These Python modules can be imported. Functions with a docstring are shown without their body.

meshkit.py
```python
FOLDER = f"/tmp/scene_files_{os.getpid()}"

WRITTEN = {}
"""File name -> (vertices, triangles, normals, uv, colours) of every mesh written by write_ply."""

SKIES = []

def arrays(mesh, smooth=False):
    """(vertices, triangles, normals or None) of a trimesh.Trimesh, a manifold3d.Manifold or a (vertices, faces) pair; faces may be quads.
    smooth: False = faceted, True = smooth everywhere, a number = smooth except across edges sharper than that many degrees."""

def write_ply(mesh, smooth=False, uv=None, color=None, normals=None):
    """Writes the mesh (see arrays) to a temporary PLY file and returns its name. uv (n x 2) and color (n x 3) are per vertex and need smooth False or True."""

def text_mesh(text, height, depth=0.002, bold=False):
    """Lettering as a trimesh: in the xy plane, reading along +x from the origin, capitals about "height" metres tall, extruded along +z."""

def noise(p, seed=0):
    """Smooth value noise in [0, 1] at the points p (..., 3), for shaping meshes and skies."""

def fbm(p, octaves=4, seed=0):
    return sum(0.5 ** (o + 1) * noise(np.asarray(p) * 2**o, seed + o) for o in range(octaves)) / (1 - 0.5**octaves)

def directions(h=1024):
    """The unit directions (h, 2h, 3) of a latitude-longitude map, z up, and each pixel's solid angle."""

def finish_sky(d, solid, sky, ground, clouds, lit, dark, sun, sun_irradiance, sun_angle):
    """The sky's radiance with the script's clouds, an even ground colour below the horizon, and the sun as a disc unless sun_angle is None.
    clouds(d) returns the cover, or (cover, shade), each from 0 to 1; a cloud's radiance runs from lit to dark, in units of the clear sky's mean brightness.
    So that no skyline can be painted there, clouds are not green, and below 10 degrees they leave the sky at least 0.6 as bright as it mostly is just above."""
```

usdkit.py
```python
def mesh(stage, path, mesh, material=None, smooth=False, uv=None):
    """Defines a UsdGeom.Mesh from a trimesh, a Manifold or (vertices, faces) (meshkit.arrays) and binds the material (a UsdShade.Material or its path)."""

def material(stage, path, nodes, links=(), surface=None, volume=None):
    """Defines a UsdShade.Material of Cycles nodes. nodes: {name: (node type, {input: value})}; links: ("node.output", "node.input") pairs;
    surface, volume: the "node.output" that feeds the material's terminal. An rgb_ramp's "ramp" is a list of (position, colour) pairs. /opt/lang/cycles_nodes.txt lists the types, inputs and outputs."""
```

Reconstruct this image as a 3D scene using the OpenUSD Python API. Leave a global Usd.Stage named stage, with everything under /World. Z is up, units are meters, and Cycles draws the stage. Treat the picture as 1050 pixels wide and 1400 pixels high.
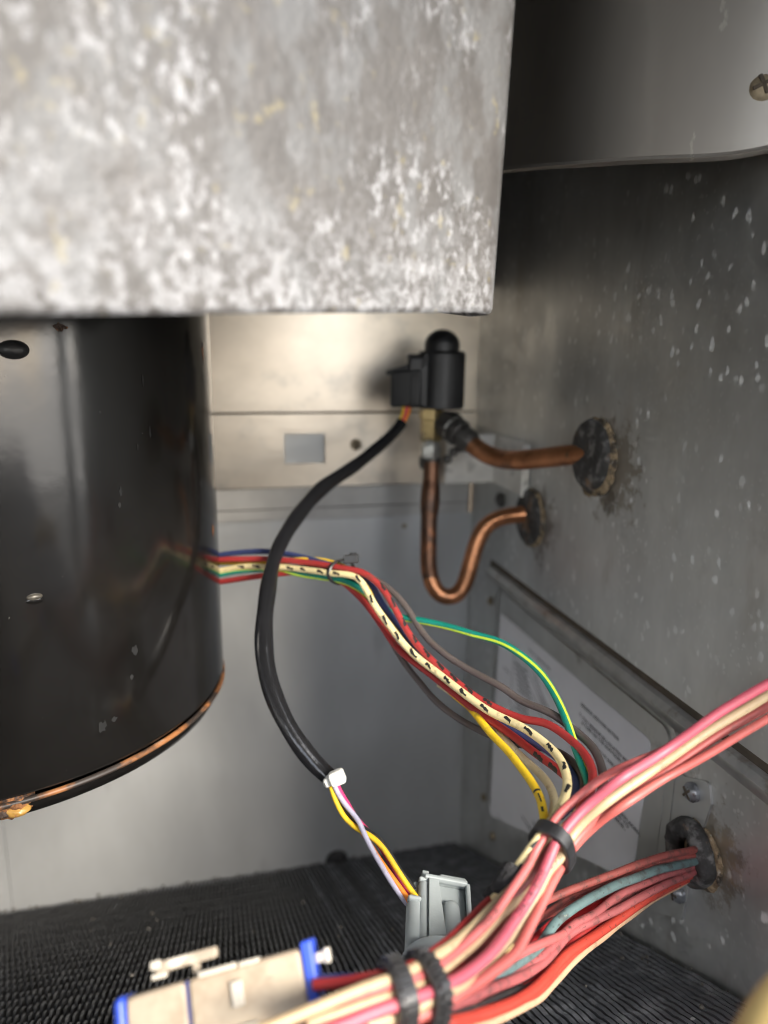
import math, random
import numpy as np, trimesh, usdkit, meshkit
import manifold3d as m3
from shapely.geometry import Polygon, box as sbox
from pxr import Usd, UsdGeom, UsdLux, UsdShade, Sdf, Gf

random.seed(7); rng = np.random.default_rng(7)
stage = Usd.Stage.CreateInMemory()
UsdGeom.SetStageUpAxis(stage, 'Z'); UsdGeom.SetStageMetersPerUnit(stage, 1.0)
UsdGeom.Xform.Define(stage, '/World'); UsdGeom.Scope.Define(stage, '/World/Looks')

# ------------------------------------------------------------------ camera
F = 970.0; CX, CY = 525.0, 700.0
def unit(v): v = np.asarray(v, float); return v / np.linalg.norm(v)
_Y = unit((-238, -220, 970)); _X = np.array([3945, -171, 970.0]); _X = unit(_X - _Y * (_X @ _Y)); _Z = np.cross(_X, _Y)
R = np.array([_X, _Y, _Z])                      # camera (right, down, forward) -> world
CAM = np.array([0, 0, 0.95])
CR, CD, CF = R[:, 0], R[:, 1], R[:, 2]
cam = UsdGeom.Camera.Define(stage, '/World/camera')
cam.AddTransformOp().Set(Gf.Matrix4d(*CR, 0, *(-CD), 0, *(-CF), 0, *CAM, 1))
HA = 7.0
cam.CreateHorizontalApertureAttr(HA); cam.CreateVerticalApertureAttr(HA * 4 / 3)
cam.CreateFocalLengthAttr(HA * F / 1050.0)
cam.CreateFStopAttr(1.8); cam.CreateFocusDistanceAttr(0.232)
cam.CreateClippingRangeAttr(Gf.Vec2f(0.005, 1000))
cam.CreateExposureAttr(2.75)

# ------------------------------------------------------------------ light
SUN = unit((0.42, -0.80, 0.52))                 # towards the sun: behind the camera, a little to its right
elev, rot = math.asin(SUN[2]), math.atan2(SUN[0], SUN[1])
sky = UsdLux.DomeLight.Define(stage, '/World/sky')
sm = usdkit.material(stage, '/World/Looks/sky', {
    'tc': ('texture_coordinate', {}),
    's': ('sky_texture', {'sky_type': 'single_scattering', 'sun_disc': False, 'sun_elevation': elev, 'sun_rotation': rot}),
    'n': ('noise_texture', {'scale': 2.2, 'detail': 6.0, 'roughness': 0.55}),
    'r': ('map_range', {'from_min': 0.35, 'from_max': 0.6, 'to_min': 0.35, 'to_max': 0.9, 'clamp': True}),
    'mx': ('mix_color', {'b': (7.5, 7.6, 7.9)}),
    'b': ('background_shader', {'strength': 0.11})},
    [('tc.generated', 'n.vector'), ('n.fac', 'r.value'), ('r.result', 'mx.fac'), ('s.color', 'mx.a'), ('mx.result', 'b.color')], surface='b.background')
UsdShade.MaterialBindingAPI.Apply(sky.GetPrim()).Bind(sm)
sky.GetPrim().SetCustomDataByKey('kind', 'structure')
sun = UsdLux.DistantLight.Define(stage, '/World/sun')
sun.CreateIntensityAttr(0.3); sun.CreateAngleAttr(22.0); sun.CreateColorAttr(Gf.Vec3f(1.0, 0.93, 0.82)); sun.CreateNormalizeAttr(True)
zax = SUN; xax = unit(np.cross((0, 0, 1), zax)); yax = np.cross(zax, xax)
sun.AddTransformOp().Set(Gf.Matrix4d(*xax, 0, *yax, 0, *zax, 0, 0, 0, 5, 1))

# ------------------------------------------------------------------ placing
YB, XR = 0.45, 0.1706                           # back panel, right panel (metres from the lens)
def ray(x, y): return R @ np.array([(x - CX) / F, (y - CY) / F, 1.0])
def P(x, y, d): return CAM + ray(x, y) * d
def on_back(x, y, off=0.0): r = ray(x, y); return CAM + r * ((YB - off) / r[1])
def on_right(x, y, off=0.0): r = ray(x, y); return CAM + r * ((XR - off) / r[0])
SLOPE = 0.534; ZF0 = CAM[2] - 0.3635            # the coil rises towards the viewer
def zfloor(y): return ZF0 + SLOPE * (YB - y)

# ------------------------------------------------------------------ names, things
used = {}
def numbered(parent, name):
    k = (parent, name); n = used.get(k, 0); used[k] = n + 1
    return f'{parent}/{name}' if n == 0 else f'{parent}/{name}_{n:03d}'
def tag(prim, label=None, cat=None, group=None, kind=None):
    for k, v in (('label', label), ('category', cat), ('group', group), ('kind', kind)):
        if v: prim.SetCustomDataByKey(k, v)
class Thing:
    def __init__(self, name, label=None, cat=None, loc=(0, 0, 0), group=None, kind=None, parent=None):
        self.path = numbered(parent.path if parent else '/World', name); self.loc = np.asarray(loc, float)
        x = UsdGeom.Xform.Define(stage, self.path)
        x.AddTranslateOp().Set(Gf.Vec3d(*map(float, self.loc)))
        self.prim = x.GetPrim(); tag(self.prim, label, cat, group, kind)
def arrs(mesh):
    if isinstance(mesh, list): mesh = cat_(mesh)
    if hasattr(mesh, 'to_mesh'):
        m = mesh.to_mesh(); return np.asarray(m.vert_properties)[:, :3].astype(float), np.asarray(m.tri_verts)
    if isinstance(mesh, tuple):
        v, f = np.asarray(mesh[0], float), np.asarray(mesh[1], int)
        if f.shape[1] == 4: f = np.vstack([f[:, [0, 1, 2]], f[:, [0, 2, 3]]])
        return v, f
    return np.array(mesh.vertices), np.array(mesh.faces)
def cat_(ms):
    V, Fs, n = [], [], 0
    for m in ms:
        v, f = arrs(m); V.append(v); Fs.append(f + n); n += len(v)
    return np.vstack(V), np.vstack(Fs)
def part(parent, name, mesh, m, smooth=35, label=None, kind=None):
    v, f = arrs(mesh); loc = parent.loc if parent else np.zeros(3)
    path = numbered(parent.path if parent else '/World', name)
    usdkit.mesh(stage, path, trimesh.Trimesh(v - loc, f, process=False), m, smooth=smooth)
    prim = stage.GetPrimAtPath(path); tag(prim, label, kind=kind)
    t = Thing.__new__(Thing); t.path, t.loc, t.prim = path, loc, prim
    return t
def single(name, mesh, m, label, cat, group=None, smooth=35, loc=None):
    v, f = arrs(mesh); loc = v.mean(0) if loc is None else np.asarray(loc)
    path = numbered('/World', name)
    x = usdkit.mesh(stage, path, trimesh.Trimesh(v - loc, f, process=False), m, smooth=smooth)
    UsdGeom.Xformable(x).AddTranslateOp().Set(Gf.Vec3d(*map(float, loc)))
    tag(x.GetPrim(), label, cat, group)

# ------------------------------------------------------------------ materials
def mat(name, col, rough=0.5, metal=0.0, layers=(), var=None, bump=None, rvar=None, spec=None, trans=None, coat=0.0, stains=()):
    """layers: dicts(col, scale, lo, hi, fac, stretch, detail, vor) painted over one another by noise masks"""
    n = {'g': ('geometry', {}), 'p': ('principled_bsdf', {'roughness': rough, 'metallic': metal, 'base_color': col})}
    L = []
    cur = None
    if spec is not None: n['p'][1]['specular_ior_level'] = spec
    if coat: n['p'][1]['coat_weight'] = coat; n['p'][1]['coat_roughness'] = 0.15
    if var:
        sc, amt = var[:2]; st = var[2] if len(var) > 2 else (1, 1, 1)
        n['vm'] = ('mapping', {'scale': tuple(sc * s for s in st)}); n['vn'] = ('noise_texture', {'scale': 1.0, 'detail': 5.0, 'roughness': 0.6})
        n['vr'] = ('rgb_ramp', {'ramp': [(0.25, tuple(c * (1 - amt) for c in col)), (0.75, tuple(min(1, c * (1 + amt)) for c in col))]})
        L += [('g.position', 'vm.vector'), ('vm.vector', 'vn.vector'), ('vn.fac', 'vr.fac')]; cur = 'vr.color'
    for i, l in enumerate(layers):
        st = l.get('stretch', (1, 1, 1)); sc = l['scale']
        n[f'm{i}'] = ('mapping', {'scale': tuple(sc * s for s in st), 'location': (3.1 * i, 1.7 * i, 5.3 * i)})
        L.append(('g.position', f'm{i}.vector'))
        if l.get('vor'):
            n[f'w{i}'] = ('noise_texture', {'scale': 1.3, 'detail': 3.0})
            n[f'a{i}'] = ('vector_math', {'math_type': 'multiply_add', 'vector2': (0.7, 0.7, 0.7)})
            n[f'n{i}'] = ('voronoi_texture', {'scale': 1.0, 'feature': 'f1'})
            L += [(f'm{i}.vector', f'w{i}.vector'), (f'w{i}.color', f'a{i}.vector1'), (f'm{i}.vector', f'a{i}.vector3'), (f'a{i}.vector', f'n{i}.vector')]; out = f'n{i}.distance'
        else:
            n[f'n{i}'] = ('noise_texture', {'scale': 1.0, 'detail': l.get('detail', 5.0), 'roughness': l.get('nr', 0.6), 'distortion': l.get('dist', 0.0)})
            L.append((f'm{i}.vector', f'n{i}.vector')); out = f'n{i}.fac'
        n[f'r{i}'] = ('map_range', {'range_type': 'smoothstep', 'from_min': l['lo'], 'from_max': l['hi'], 'to_min': 0.0, 'to_max': l.get('fac', 1.0), 'clamp': True})
        L.append((out, f'r{i}.value')); fac = f'r{i}.result'
        if l.get('gate'):      # a broad mask, so that spots come in drifts
            gs, glo, ghi = l['gate']
            n[f'gm{i}'] = ('mapping', {'scale': (gs, gs, gs), 'location': (9.1 + i, 2.2, 4.4)}); n[f'gn{i}'] = ('noise_texture', {'scale': 1.0, 'detail': 2.0})
            n[f'gr{i}'] = ('map_range', {'range_type': 'smoothstep', 'from_min': glo, 'from_max': ghi, 'to_min': 0.0, 'to_max': 1.0, 'clamp': True})
            n[f'gx{i}'] = ('math', {'math_type': 'multiply'})
            L += [('g.position', f'gm{i}.vector'), (f'gm{i}.vector', f'gn{i}.vector'), (f'gn{i}.fac', f'gr{i}.value'), (fac, f'gx{i}.value1'), (f'gr{i}.result', f'gx{i}.value2')]; fac = f'gx{i}.value'
        if l.get('zgate'):     # densest towards an edge of the thing
            n[f'zs{i}'] = ('separate_xyz', {}); n[f'zr{i}'] = ('map_range', {'range_type': 'smoothstep', 'from_min': l['zgate'][0], 'from_max': l['zgate'][1], 'to_min': 0.0, 'to_max': 1.0, 'clamp': True}); n[f'zx{i}'] = ('math', {'math_type': 'multiply'})
            L += [('g.position', f'zs{i}.vector'), (f'zs{i}.z', f'zr{i}.value'), (fac, f'zx{i}.value1'), (f'zr{i}.result', f'zx{i}.value2')]; fac = f'zx{i}.value'
        n[f'x{i}'] = ('mix_color', {'b': l['col'], 'a': col}); L.append((fac, f'x{i}.fac'))
        if cur: L.append((cur, f'x{i}.a'))
        cur = f'x{i}.result'
        if l.get('matte'):
            n[f'mm{i}'] = ('math', {'math_type': 'multiply_add', 'value2': -metal, 'value3': metal}); L += [(fac, f'mm{i}.value1'), (f'mm{i}.value', 'p.metallic')]
    for i, (c, r0, r1, colr, sc) in enumerate(stains):        # a stain with its own ragged outline round a fixing
        n[f'sv{i}'] = ('vector_math', {'math_type': 'distance', 'vector2': tuple(map(float, c))}); n[f'sm{i}'] = ('mapping', {'scale': (sc, sc, sc)})
        n[f'sn{i}'] = ('noise_texture', {'scale': 1.0, 'detail': 5.0, 'roughness': 0.65}); n[f'sk{i}'] = ('math', {'math_type': 'multiply_add', 'value2': 2.6 * r1, 'value3': -1.3 * r1}); n[f'sa{i}'] = ('math', {'math_type': 'add'})
        n[f'sr{i}'] = ('map_range', {'range_type': 'smoothstep', 'from_min': r1, 'from_max': r0, 'to_min': 0.0, 'to_max': 0.6, 'clamp': True}); n[f'sx{i}'] = ('mix_color', {'a': col, 'b': colr})
        L += [('g.position', f'sv{i}.vector1'), ('g.position', f'sm{i}.vector'), (f'sm{i}.vector', f'sn{i}.vector'), (f'sn{i}.fac', f'sk{i}.value1'), (f'sv{i}.value', f'sa{i}.value1'), (f'sk{i}.value', f'sa{i}.value2'), (f'sa{i}.value', f'sr{i}.value'), (f'sr{i}.result', f'sx{i}.fac')]
        if cur: L.append((cur, f'sx{i}.a'))
        cur = f'sx{i}.result'
    if cur: L.append((cur, 'p.base_color'))
    if rvar:
        sc, a, b = rvar; n['rm'] = ('mapping', {'scale': (sc, sc, sc)}); n['rn'] = ('noise_texture', {'scale': 1.0, 'detail': 4.0})
        n['rr'] = ('map_range', {'from_min': 0.3, 'from_max': 0.7, 'to_min': a, 'to_max': b, 'clamp': True})
        L += [('g.position', 'rm.vector'), ('rm.vector', 'rn.vector'), ('rn.fac', 'rr.value'), ('rr.result', 'p.roughness')]
    if bump:
        sc, dist = bump[:2]; st = bump[2] if len(bump) > 2 else (1, 1, 1)
        n['bm'] = ('mapping', {'scale': tuple(sc * s for s in st)}); n['bn'] = ('noise_texture', {'scale': 1.0, 'detail': 4.0}); n['b'] = ('bump', {'strength': 1.0, 'distance': dist})
        L += [('g.position', 'bm.vector'), ('bm.vector', 'bn.vector'), ('bn.fac', 'b.height'), ('b.normal', 'p.normal')]
    return usdkit.material(stage, f'/World/Looks/{name}', n, L, surface='p.BSDF')

WHITE = (0.72, 0.72, 0.70)
M = {}; zc_ = CAM[2]
M['drum'] = mat('corroded_zinc', (0.105, 0.098, 0.093), 0.5, 0.25, var=(60, 0.18), bump=(420, 0.0003), layers=(
    dict(col=(0.155, 0.155, 0.155), scale=95, lo=0.46, hi=0.62, fac=0.8, stretch=(1, 1, 0.6), detail=6, matte=True),
    dict(col=(0.36, 0.36, 0.37), scale=400, lo=0.48, hi=0.66, fac=0.9, stretch=(1, 1, 0.65), detail=7, nr=0.7, gate=(38, 0.44, 0.60), matte=True),
    dict(col=(0.31, 0.31, 0.32), scale=330, lo=0.42, hi=0.62, fac=0.85, detail=7, nr=0.7, zgate=(zc_ + .04, zc_ + .004), matte=True),
    dict(col=(0.27, 0.23, 0.12), scale=170, lo=0.61, hi=0.72, fac=0.5, detail=3)))
M['scroll'] = mat('scroll_steel', (0.37, 0.345, 0.31), 0.5, 0.7, var=(30, 0.1, (1, 1, 0.3)), layers=(
    dict(col=(0.6, 0.58, 0.52), scale=160, lo=0.68, hi=0.74, fac=0.6, stretch=(1, 1, 0.35)),))
M['back_top'] = mat('warm_lit_steel', (0.62, 0.55, 0.46), 0.36, 0.92, var=(40, 0.10, (1, 1, 1.4)), bump=(50, 0.00008, (1, 1, 4)), layers=(
    dict(col=(0.36, 0.34, 0.31), scale=28, lo=0.52, hi=0.7, fac=0.6),))  # the warm glow of the light is put into this base colour
M['back_low'] = mat('grey_steel', (0.56, 0.56, 0.55), 0.5, 0.4, var=(22, 0.10, (1, 1, 0.35)), layers=(
    dict(col=(0.60, 0.60, 0.59), scale=40, lo=0.60, hi=0.80, fac=0.55, stretch=(1, 1, 0.28)),
    dict(col=(0.30, 0.29, 0.28), scale=30, lo=0.62, hi=0.8, fac=0.6, stretch=(1, 1, 0.3)),))
M['bracket'] = mat('bare_bracket', (0.70, 0.67, 0.62), 0.5, 0.15, var=(90, 0.15), layers=(dict(col=(0.3, 0.28, 0.25), scale=90, lo=0.58, hi=0.7, fac=0.6),))
M['lid'] = mat('added_dark_lining', (0.07, 0.07, 0.07), 0.85, var=(40, 0.3))  # added dark tone that keeps the upper inside of the cabinet dim
M['dark_disc'] = mat('dark_disc_tone', (0.04, 0.04, 0.04), 0.85, var=(20, 0.3))
M['crumbs'] = mat('grit_crumbs', (0.15, 0.135, 0.115), 0.9, var=(300, 0.6))
M['foam'] = mat('grey_gasket', (0.50, 0.48, 0.45), 0.8, var=(60, 0.1))
M['right'] = mat('spotted_steel', (0.58, 0.58, 0.56), 0.4, 0.85, var=(25, 0.22, (1, 1, 0.4)), rvar=(60, 0.34, 0.5), bump=(300, 0.00006), layers=(
    dict(col=(0.38, 0.35, 0.30), scale=35, lo=0.55, hi=0.75, fac=0.55, stretch=(1, 1, 0.3)),
    dict(col=(0.80, 0.80, 0.78), scale=150, lo=0.28, hi=0.13, fac=0.7, stretch=(1, 1.15, 0.8), vor=True, gate=(28, 0.34, 0.50), matte=True),
    dict(col=(0.66, 0.66, 0.64), scale=330, lo=0.34, hi=0.14, fac=0.75, vor=True, gate=(40, 0.42, 0.58)),
    dict(col=(0.56, 0.56, 0.55), scale=180, lo=0.62, hi=0.68, fac=0.6, stretch=(1, 1, 0.6), detail=6, gate=(14, 0.48, 0.6))), stains=(
    (on_right(836, 640), .012, .024, (0.22, 0.17, 0.11), 140), (on_right(735, 715), .012, .022, (0.18, 0.14, 0.10), 140), (on_right(832, 680), .003, .008, (0.06, 0.045, 0.03), 200),
    (on_right(962, 1150), .010, .022, (0.24, 0.19, 0.13), 160), (on_right(985, 1170), .003, .012, (0.42, 0.34, 0.22), 260), (on_right(950, 1245), .003, .011, (0.55, 0.55, 0.55), 260)))
M['access'] = mat('grey_panel', (0.55, 0.55, 0.53), 0.42, 0.8, var=(30, 0.18, (1, 1, 0.4)), layers=(
    dict(col=(0.52, 0.52, 0.5), scale=110, lo=0.66, hi=0.74, fac=0.5), dict(col=(0.2, 0.17, 0.13), scale=40, lo=0.6, hi=0.75, fac=0.6)))
M['ridge'] = mat('stained_ridge', (0.50, 0.49, 0.46), 0.42, 0.75, var=(60, 0.25), layers=(
    dict(col=(0.22, 0.16, 0.10), scale=70, lo=0.52, hi=0.7, fac=0.7), dict(col=(0.60, 0.57, 0.52), scale=80, lo=0.62, hi=0.7, fac=0.7)))
M['groove'] = mat('dark_brown_groove', (0.085, 0.065, 0.045), 0.8, var=(80, 0.4))  # dark brown for grooves, slots and gaps
M['paper'] = mat('label_paper', (0.84, 0.83, 0.85), 0.55, var=(25, 0.06), layers=(dict(col=(0.36, 0.35, 0.33), scale=30, lo=0.62, hi=0.8, fac=0.35),))
M['ink'] = mat('label_ink', (0.05, 0.05, 0.055), 0.7)
M['faint_ink'] = mat('faded_ink', (0.30, 0.30, 0.31), 0.7)
M['dim_ink'] = mat('dim_line_ink', (0.44, 0.43, 0.44), 0.7)
M['fin'] = mat('black_fin', (0.040, 0.040, 0.041), 0.42, 0.0, var=(120, 0.4), layers=(
    dict(col=(0.13, 0.13, 0.13), scale=170, lo=0.52, hi=0.70, fac=0.6), dict(col=(0.42, 0.42, 0.40), scale=380, lo=0.645, hi=0.74, fac=0.7)))  # the brightest specks are glints on the fins, painted into the colour
M['fin_pale'] = mat('pale_fin', (0.085, 0.088, 0.096), 0.55, 0.0, var=(120, 0.4), layers=(
    dict(col=(0.24, 0.245, 0.255), scale=120, lo=0.48, hi=0.68, fac=0.7), dict(col=(0.40, 0.40, 0.39), scale=260, lo=0.66, hi=0.73, fac=0.8)))
M['core'] = mat('coil_core', (0.012, 0.012, 0.012), 0.6)
M['gloss'] = mat('black_enamel', (0.005, 0.0045, 0.004), 0.14, 0.0, var=(30, 0.4), rvar=(40, 0.12, 0.17), bump=(70, 0.00008), spec=0.75, layers=(
    dict(col=(0.16, 0.15, 0.14), scale=300, lo=0.71, hi=0.75, fac=0.7),))
M['rust'] = mat('rust', (0.22, 0.09, 0.03), 0.8, var=(200, 0.5), bump=(600, 0.0012), layers=(dict(col=(0.03, 0.02, 0.016), scale=150, lo=0.46, hi=0.54, fac=0.95), dict(col=(0.50, 0.26, 0.07), scale=200, lo=0.6, hi=0.7, fac=0.9)))
M['seam'] = mat('rusty_seam', (0.03, 0.022, 0.018), 0.5, var=(100, 0.4), layers=(dict(col=(0.30, 0.12, 0.04), scale=60, lo=0.46, hi=0.6, fac=0.9), dict(col=(0.36, 0.27, 0.2), scale=90, lo=0.6, hi=0.7, fac=0.7)))
M['amber'] = mat('amber_drip', (0.36, 0.20, 0.05), 0.3, var=(200, 0.3))
M['scratch'] = mat('grey_scuff', (0.018, 0.018, 0.018), 0.35, var=(400, .5))
M['dent'] = mat('chipped_dent', (0.09, 0.08, 0.065), 0.4, 0.3, var=(400, 0.4))
M['black_plastic'] = mat('black_plastic', (0.014, 0.014, 0.015), 0.42, var=(80, 0.3), bump=(900, 0.0001))
M['sleeve'] = mat('black_sleeve', (0.010, 0.010, 0.011), 0.17, var=(60, 0.3), bump=(120, 0.0003))
M['brass'] = mat('brass', (0.40, 0.30, 0.14), 0.35, 0.8, var=(150, 0.4), layers=(dict(col=(0.09, 0.08, 0.06), scale=120, lo=0.5, hi=0.65, fac=0.8),))
M['darkmetal'] = mat('sooty_fitting', (0.07, 0.065, 0.06), 0.4, 0.5, var=(200, 0.5), bump=(600, 0.0006), layers=(dict(col=(0.3, 0.29, 0.27), scale=260, lo=0.6, hi=0.7, fac=0.6),))
M['steel'] = mat('bright_nut', (0.40, 0.39, 0.36), 0.35, 0.8, var=(200, 0.4))
M['copper'] = mat('copper', (0.64, 0.28, 0.135), 0.28, 0.92, var=(70, 0.35), bump=(500, 0.0003), layers=(
    dict(col=(0.20, 0.095, 0.05), scale=60, lo=0.5, hi=0.66, fac=0.65), dict(col=(0.16, 0.18, 0.13), scale=120, lo=0.62, hi=0.7, fac=0.6)))
M['copper_dark'] = mat('dark_copper', (0.17, 0.085, 0.05), 0.38, 0.85, var=(60, 0.4), bump=(400, 0.0003), layers=(
    dict(col=(0.05, 0.04, 0.035), scale=45, lo=0.45, hi=0.62, fac=0.8), dict(col=(0.42, 0.17, 0.08), scale=50, lo=0.58, hi=0.7, fac=0.8)))  # darker copper for the drop half of the lower pipe
M['rubber'] = mat('dirty_rubber', (0.045, 0.042, 0.039), 0.7, var=(150, 0.5), bump=(350, 0.0010), layers=(
    dict(col=(0.22, 0.21, 0.20), scale=150, lo=0.50, hi=0.64, fac=0.7), dict(col=(0.22, 0.13, 0.07), scale=90, lo=0.54, hi=0.68, fac=0.8)))
M['crust'] = mat('tan_crust', (0.30, 0.22, 0.13), 0.9, var=(300, 0.5), bump=(500, 0.002), layers=(
    dict(col=(0.06, 0.05, 0.04), scale=200, lo=0.48, hi=0.58, fac=0.9), dict(col=(0.52, 0.47, 0.38), scale=260, lo=0.6, hi=0.68, fac=0.8)))
M['screw'] = mat('zinc_screw', (0.36, 0.37, 0.39), 0.35, 0.85, var=(400, 0.3), layers=(dict(col=(0.09, 0.07, 0.05), scale=300, lo=0.55, hi=0.65, fac=0.7),))
M['old_screw'] = mat('tan_screw', (0.33, 0.27, 0.18), 0.5, 0.6, var=(400, 0.4))
M['tie'] = mat('black_tie', (0.016, 0.016, 0.017), 0.40, var=(150, 0.4))
M['greytie'] = mat('charcoal_tie', (0.030, 0.029, 0.029), 0.32, var=(150, 0.4))
M['whitetie'] = mat('white_nylon', (0.74, 0.73, 0.68), 0.4, var=(150, 0.08))
M['tape'] = mat('cloth_tape', (0.022, 0.021, 0.022), 0.75, var=(300, 0.5), bump=(700, 0.0012))
M['grey_plastic'] = mat('grey_connector', (0.36, 0.40, 0.41), 0.38, var=(70, 0.06), bump=(900, 0.00006))
M['seal'] = mat('dark_seal', (0.02, 0.02, 0.018), 0.6, var=(300, 0.4))
M['ivory'] = mat('ivory_nylon', (0.44, 0.36, 0.265), 0.5, var=(60, 0.15), layers=(dict(col=(0.25, 0.18, 0.12), scale=80, lo=0.42, hi=0.72, fac=0.75), dict(col=(0.20, 0.14, 0.10), scale=260, lo=0.68, hi=0.74, fac=0.6)))
M['ivory_white'] = mat('clean_nylon', (0.54, 0.49, 0.41), 0.5, var=(60, 0.12))
M['dirty_nylon'] = mat('dirty_nylon', (0.34, 0.28, 0.21), 0.6, var=(120, 0.3), layers=(dict(col=(0.66, 0.6, 0.5), scale=130, lo=0.5, hi=0.62, fac=0.9),))
M['blue_lock'] = mat('blue_plastic', (0.035, 0.085, 0.55), 0.35, var=(70, 0.1))
M['hose'] = mat('cream_hose', (0.46, 0.33, 0.13), 0.5, var=(50, 0.06))
M['ground'] = mat('pale_concrete', (0.56, 0.53, 0.48), 0.9, var=(3, 0.2))
M['dark_hole'] = mat('knob_rubber', (0.02, 0.018, 0.018), 0.6)
GR = [dict(col=(0.12, 0.08, 0.06), scale=240, lo=0.54, hi=0.72, fac=0.5), dict(col=(0.05, 0.035, 0.03), scale=900, lo=0.66, hi=0.71, fac=0.6)]
HEAVY = [dict(col=(0.05, 0.035, 0.03), scale=260, lo=0.48, hi=0.66, fac=0.6), dict(col=(0.03, 0.025, 0.02), scale=700, lo=0.60, hi=0.68, fac=0.8), dict(col=(0.48, 0.38, 0.26), scale=800, lo=0.69, hi=0.73, fac=0.8)]
def wmat(n, c, layers=GR, rough=0.45, var=(120, 0.12)): M[n] = mat('wire_' + n, c, rough, 0, var=var, layers=layers)
wmat('red', (0.37, 0.035, 0.034)); wmat('dark_red', (0.36, 0.03, 0.03)); wmat('cream', (0.82, 0.68, 0.36)); wmat('cream_pale', (0.78, 0.70, 0.47))
wmat('navy', (0.04, 0.055, 0.15)); wmat('taupe', (0.11, 0.09, 0.084), rough=0.42); wmat('black', (0.014, 0.013, 0.014))
wmat('yellow', (0.86, 0.56, 0.025)); wmat('green', (0.010, 0.26, 0.19)); wmat('lime', (0.60, 0.80, 0.06)); wmat('wblack', (0.022, 0.022, 0.022))
wmat('lilac', (0.42, 0.40, 0.52)); wmat('orange', (0.85, 0.26, 0.03), []); wmat('magenta', (0.65, 0.04, 0.16))
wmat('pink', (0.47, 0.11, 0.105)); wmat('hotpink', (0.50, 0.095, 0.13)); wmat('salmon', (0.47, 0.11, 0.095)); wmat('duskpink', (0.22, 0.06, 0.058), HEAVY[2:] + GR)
wmat('bcream', (0.46, 0.34, 0.20)); wmat('byellow', (0.76, 0.61, 0.26)); wmat('tan', (0.50, 0.32, 0.20))
wmat('dustred', (0.26, 0.06, 0.05), HEAVY, 0.55); wmat('dustpink', (0.33, 0.085, 0.085), HEAVY, 0.55); wmat('teal', (0.10, 0.155, 0.155), HEAVY, 0.55); wmat('redorange', (0.42, 0.045, 0.028), HEAVY[1:], 0.5); wmat('brightred', (0.48, 0.025, 0.03), HEAVY[1:], 0.45)
wmat('wnavy', (0.05, 0.06, 0.2))

# ------------------------------------------------------------------ shapes
def rbox(sx, sy, sz, r=0.0005, seg=8):
    s = m3.Manifold.sphere(r, seg); hx, hy, hz = sx / 2 - r, sy / 2 - r, sz / 2 - r
    return m3.Manifold.batch_hull([s.translate((a * hx, b * hy, c * hz)) for a in (-1, 1) for b in (-1, 1) for c in (-1, 1)])
def place(mesh, o, ax, ay, az):
    v, f = arrs(mesh); B = np.array([ax, ay, az]); return np.asarray(o) + v @ B, (f if np.linalg.det(B) > 0 else f[:, ::-1])
def obox(o, ax, ay, az, sx, sy, sz, r=0.0005): return place(rbox(sx, sy, sz, r), o, unit(ax), unit(ay), unit(az))
def basis(z, hint=(0, 0, 1)):
    z = unit(z); h = np.asarray(hint, float)
    if abs(z @ unit(h)) > 0.95: h = np.array([1.0, 0, 0])
    x = unit(np.cross(h, z)); return x, np.cross(z, x), z
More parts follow.
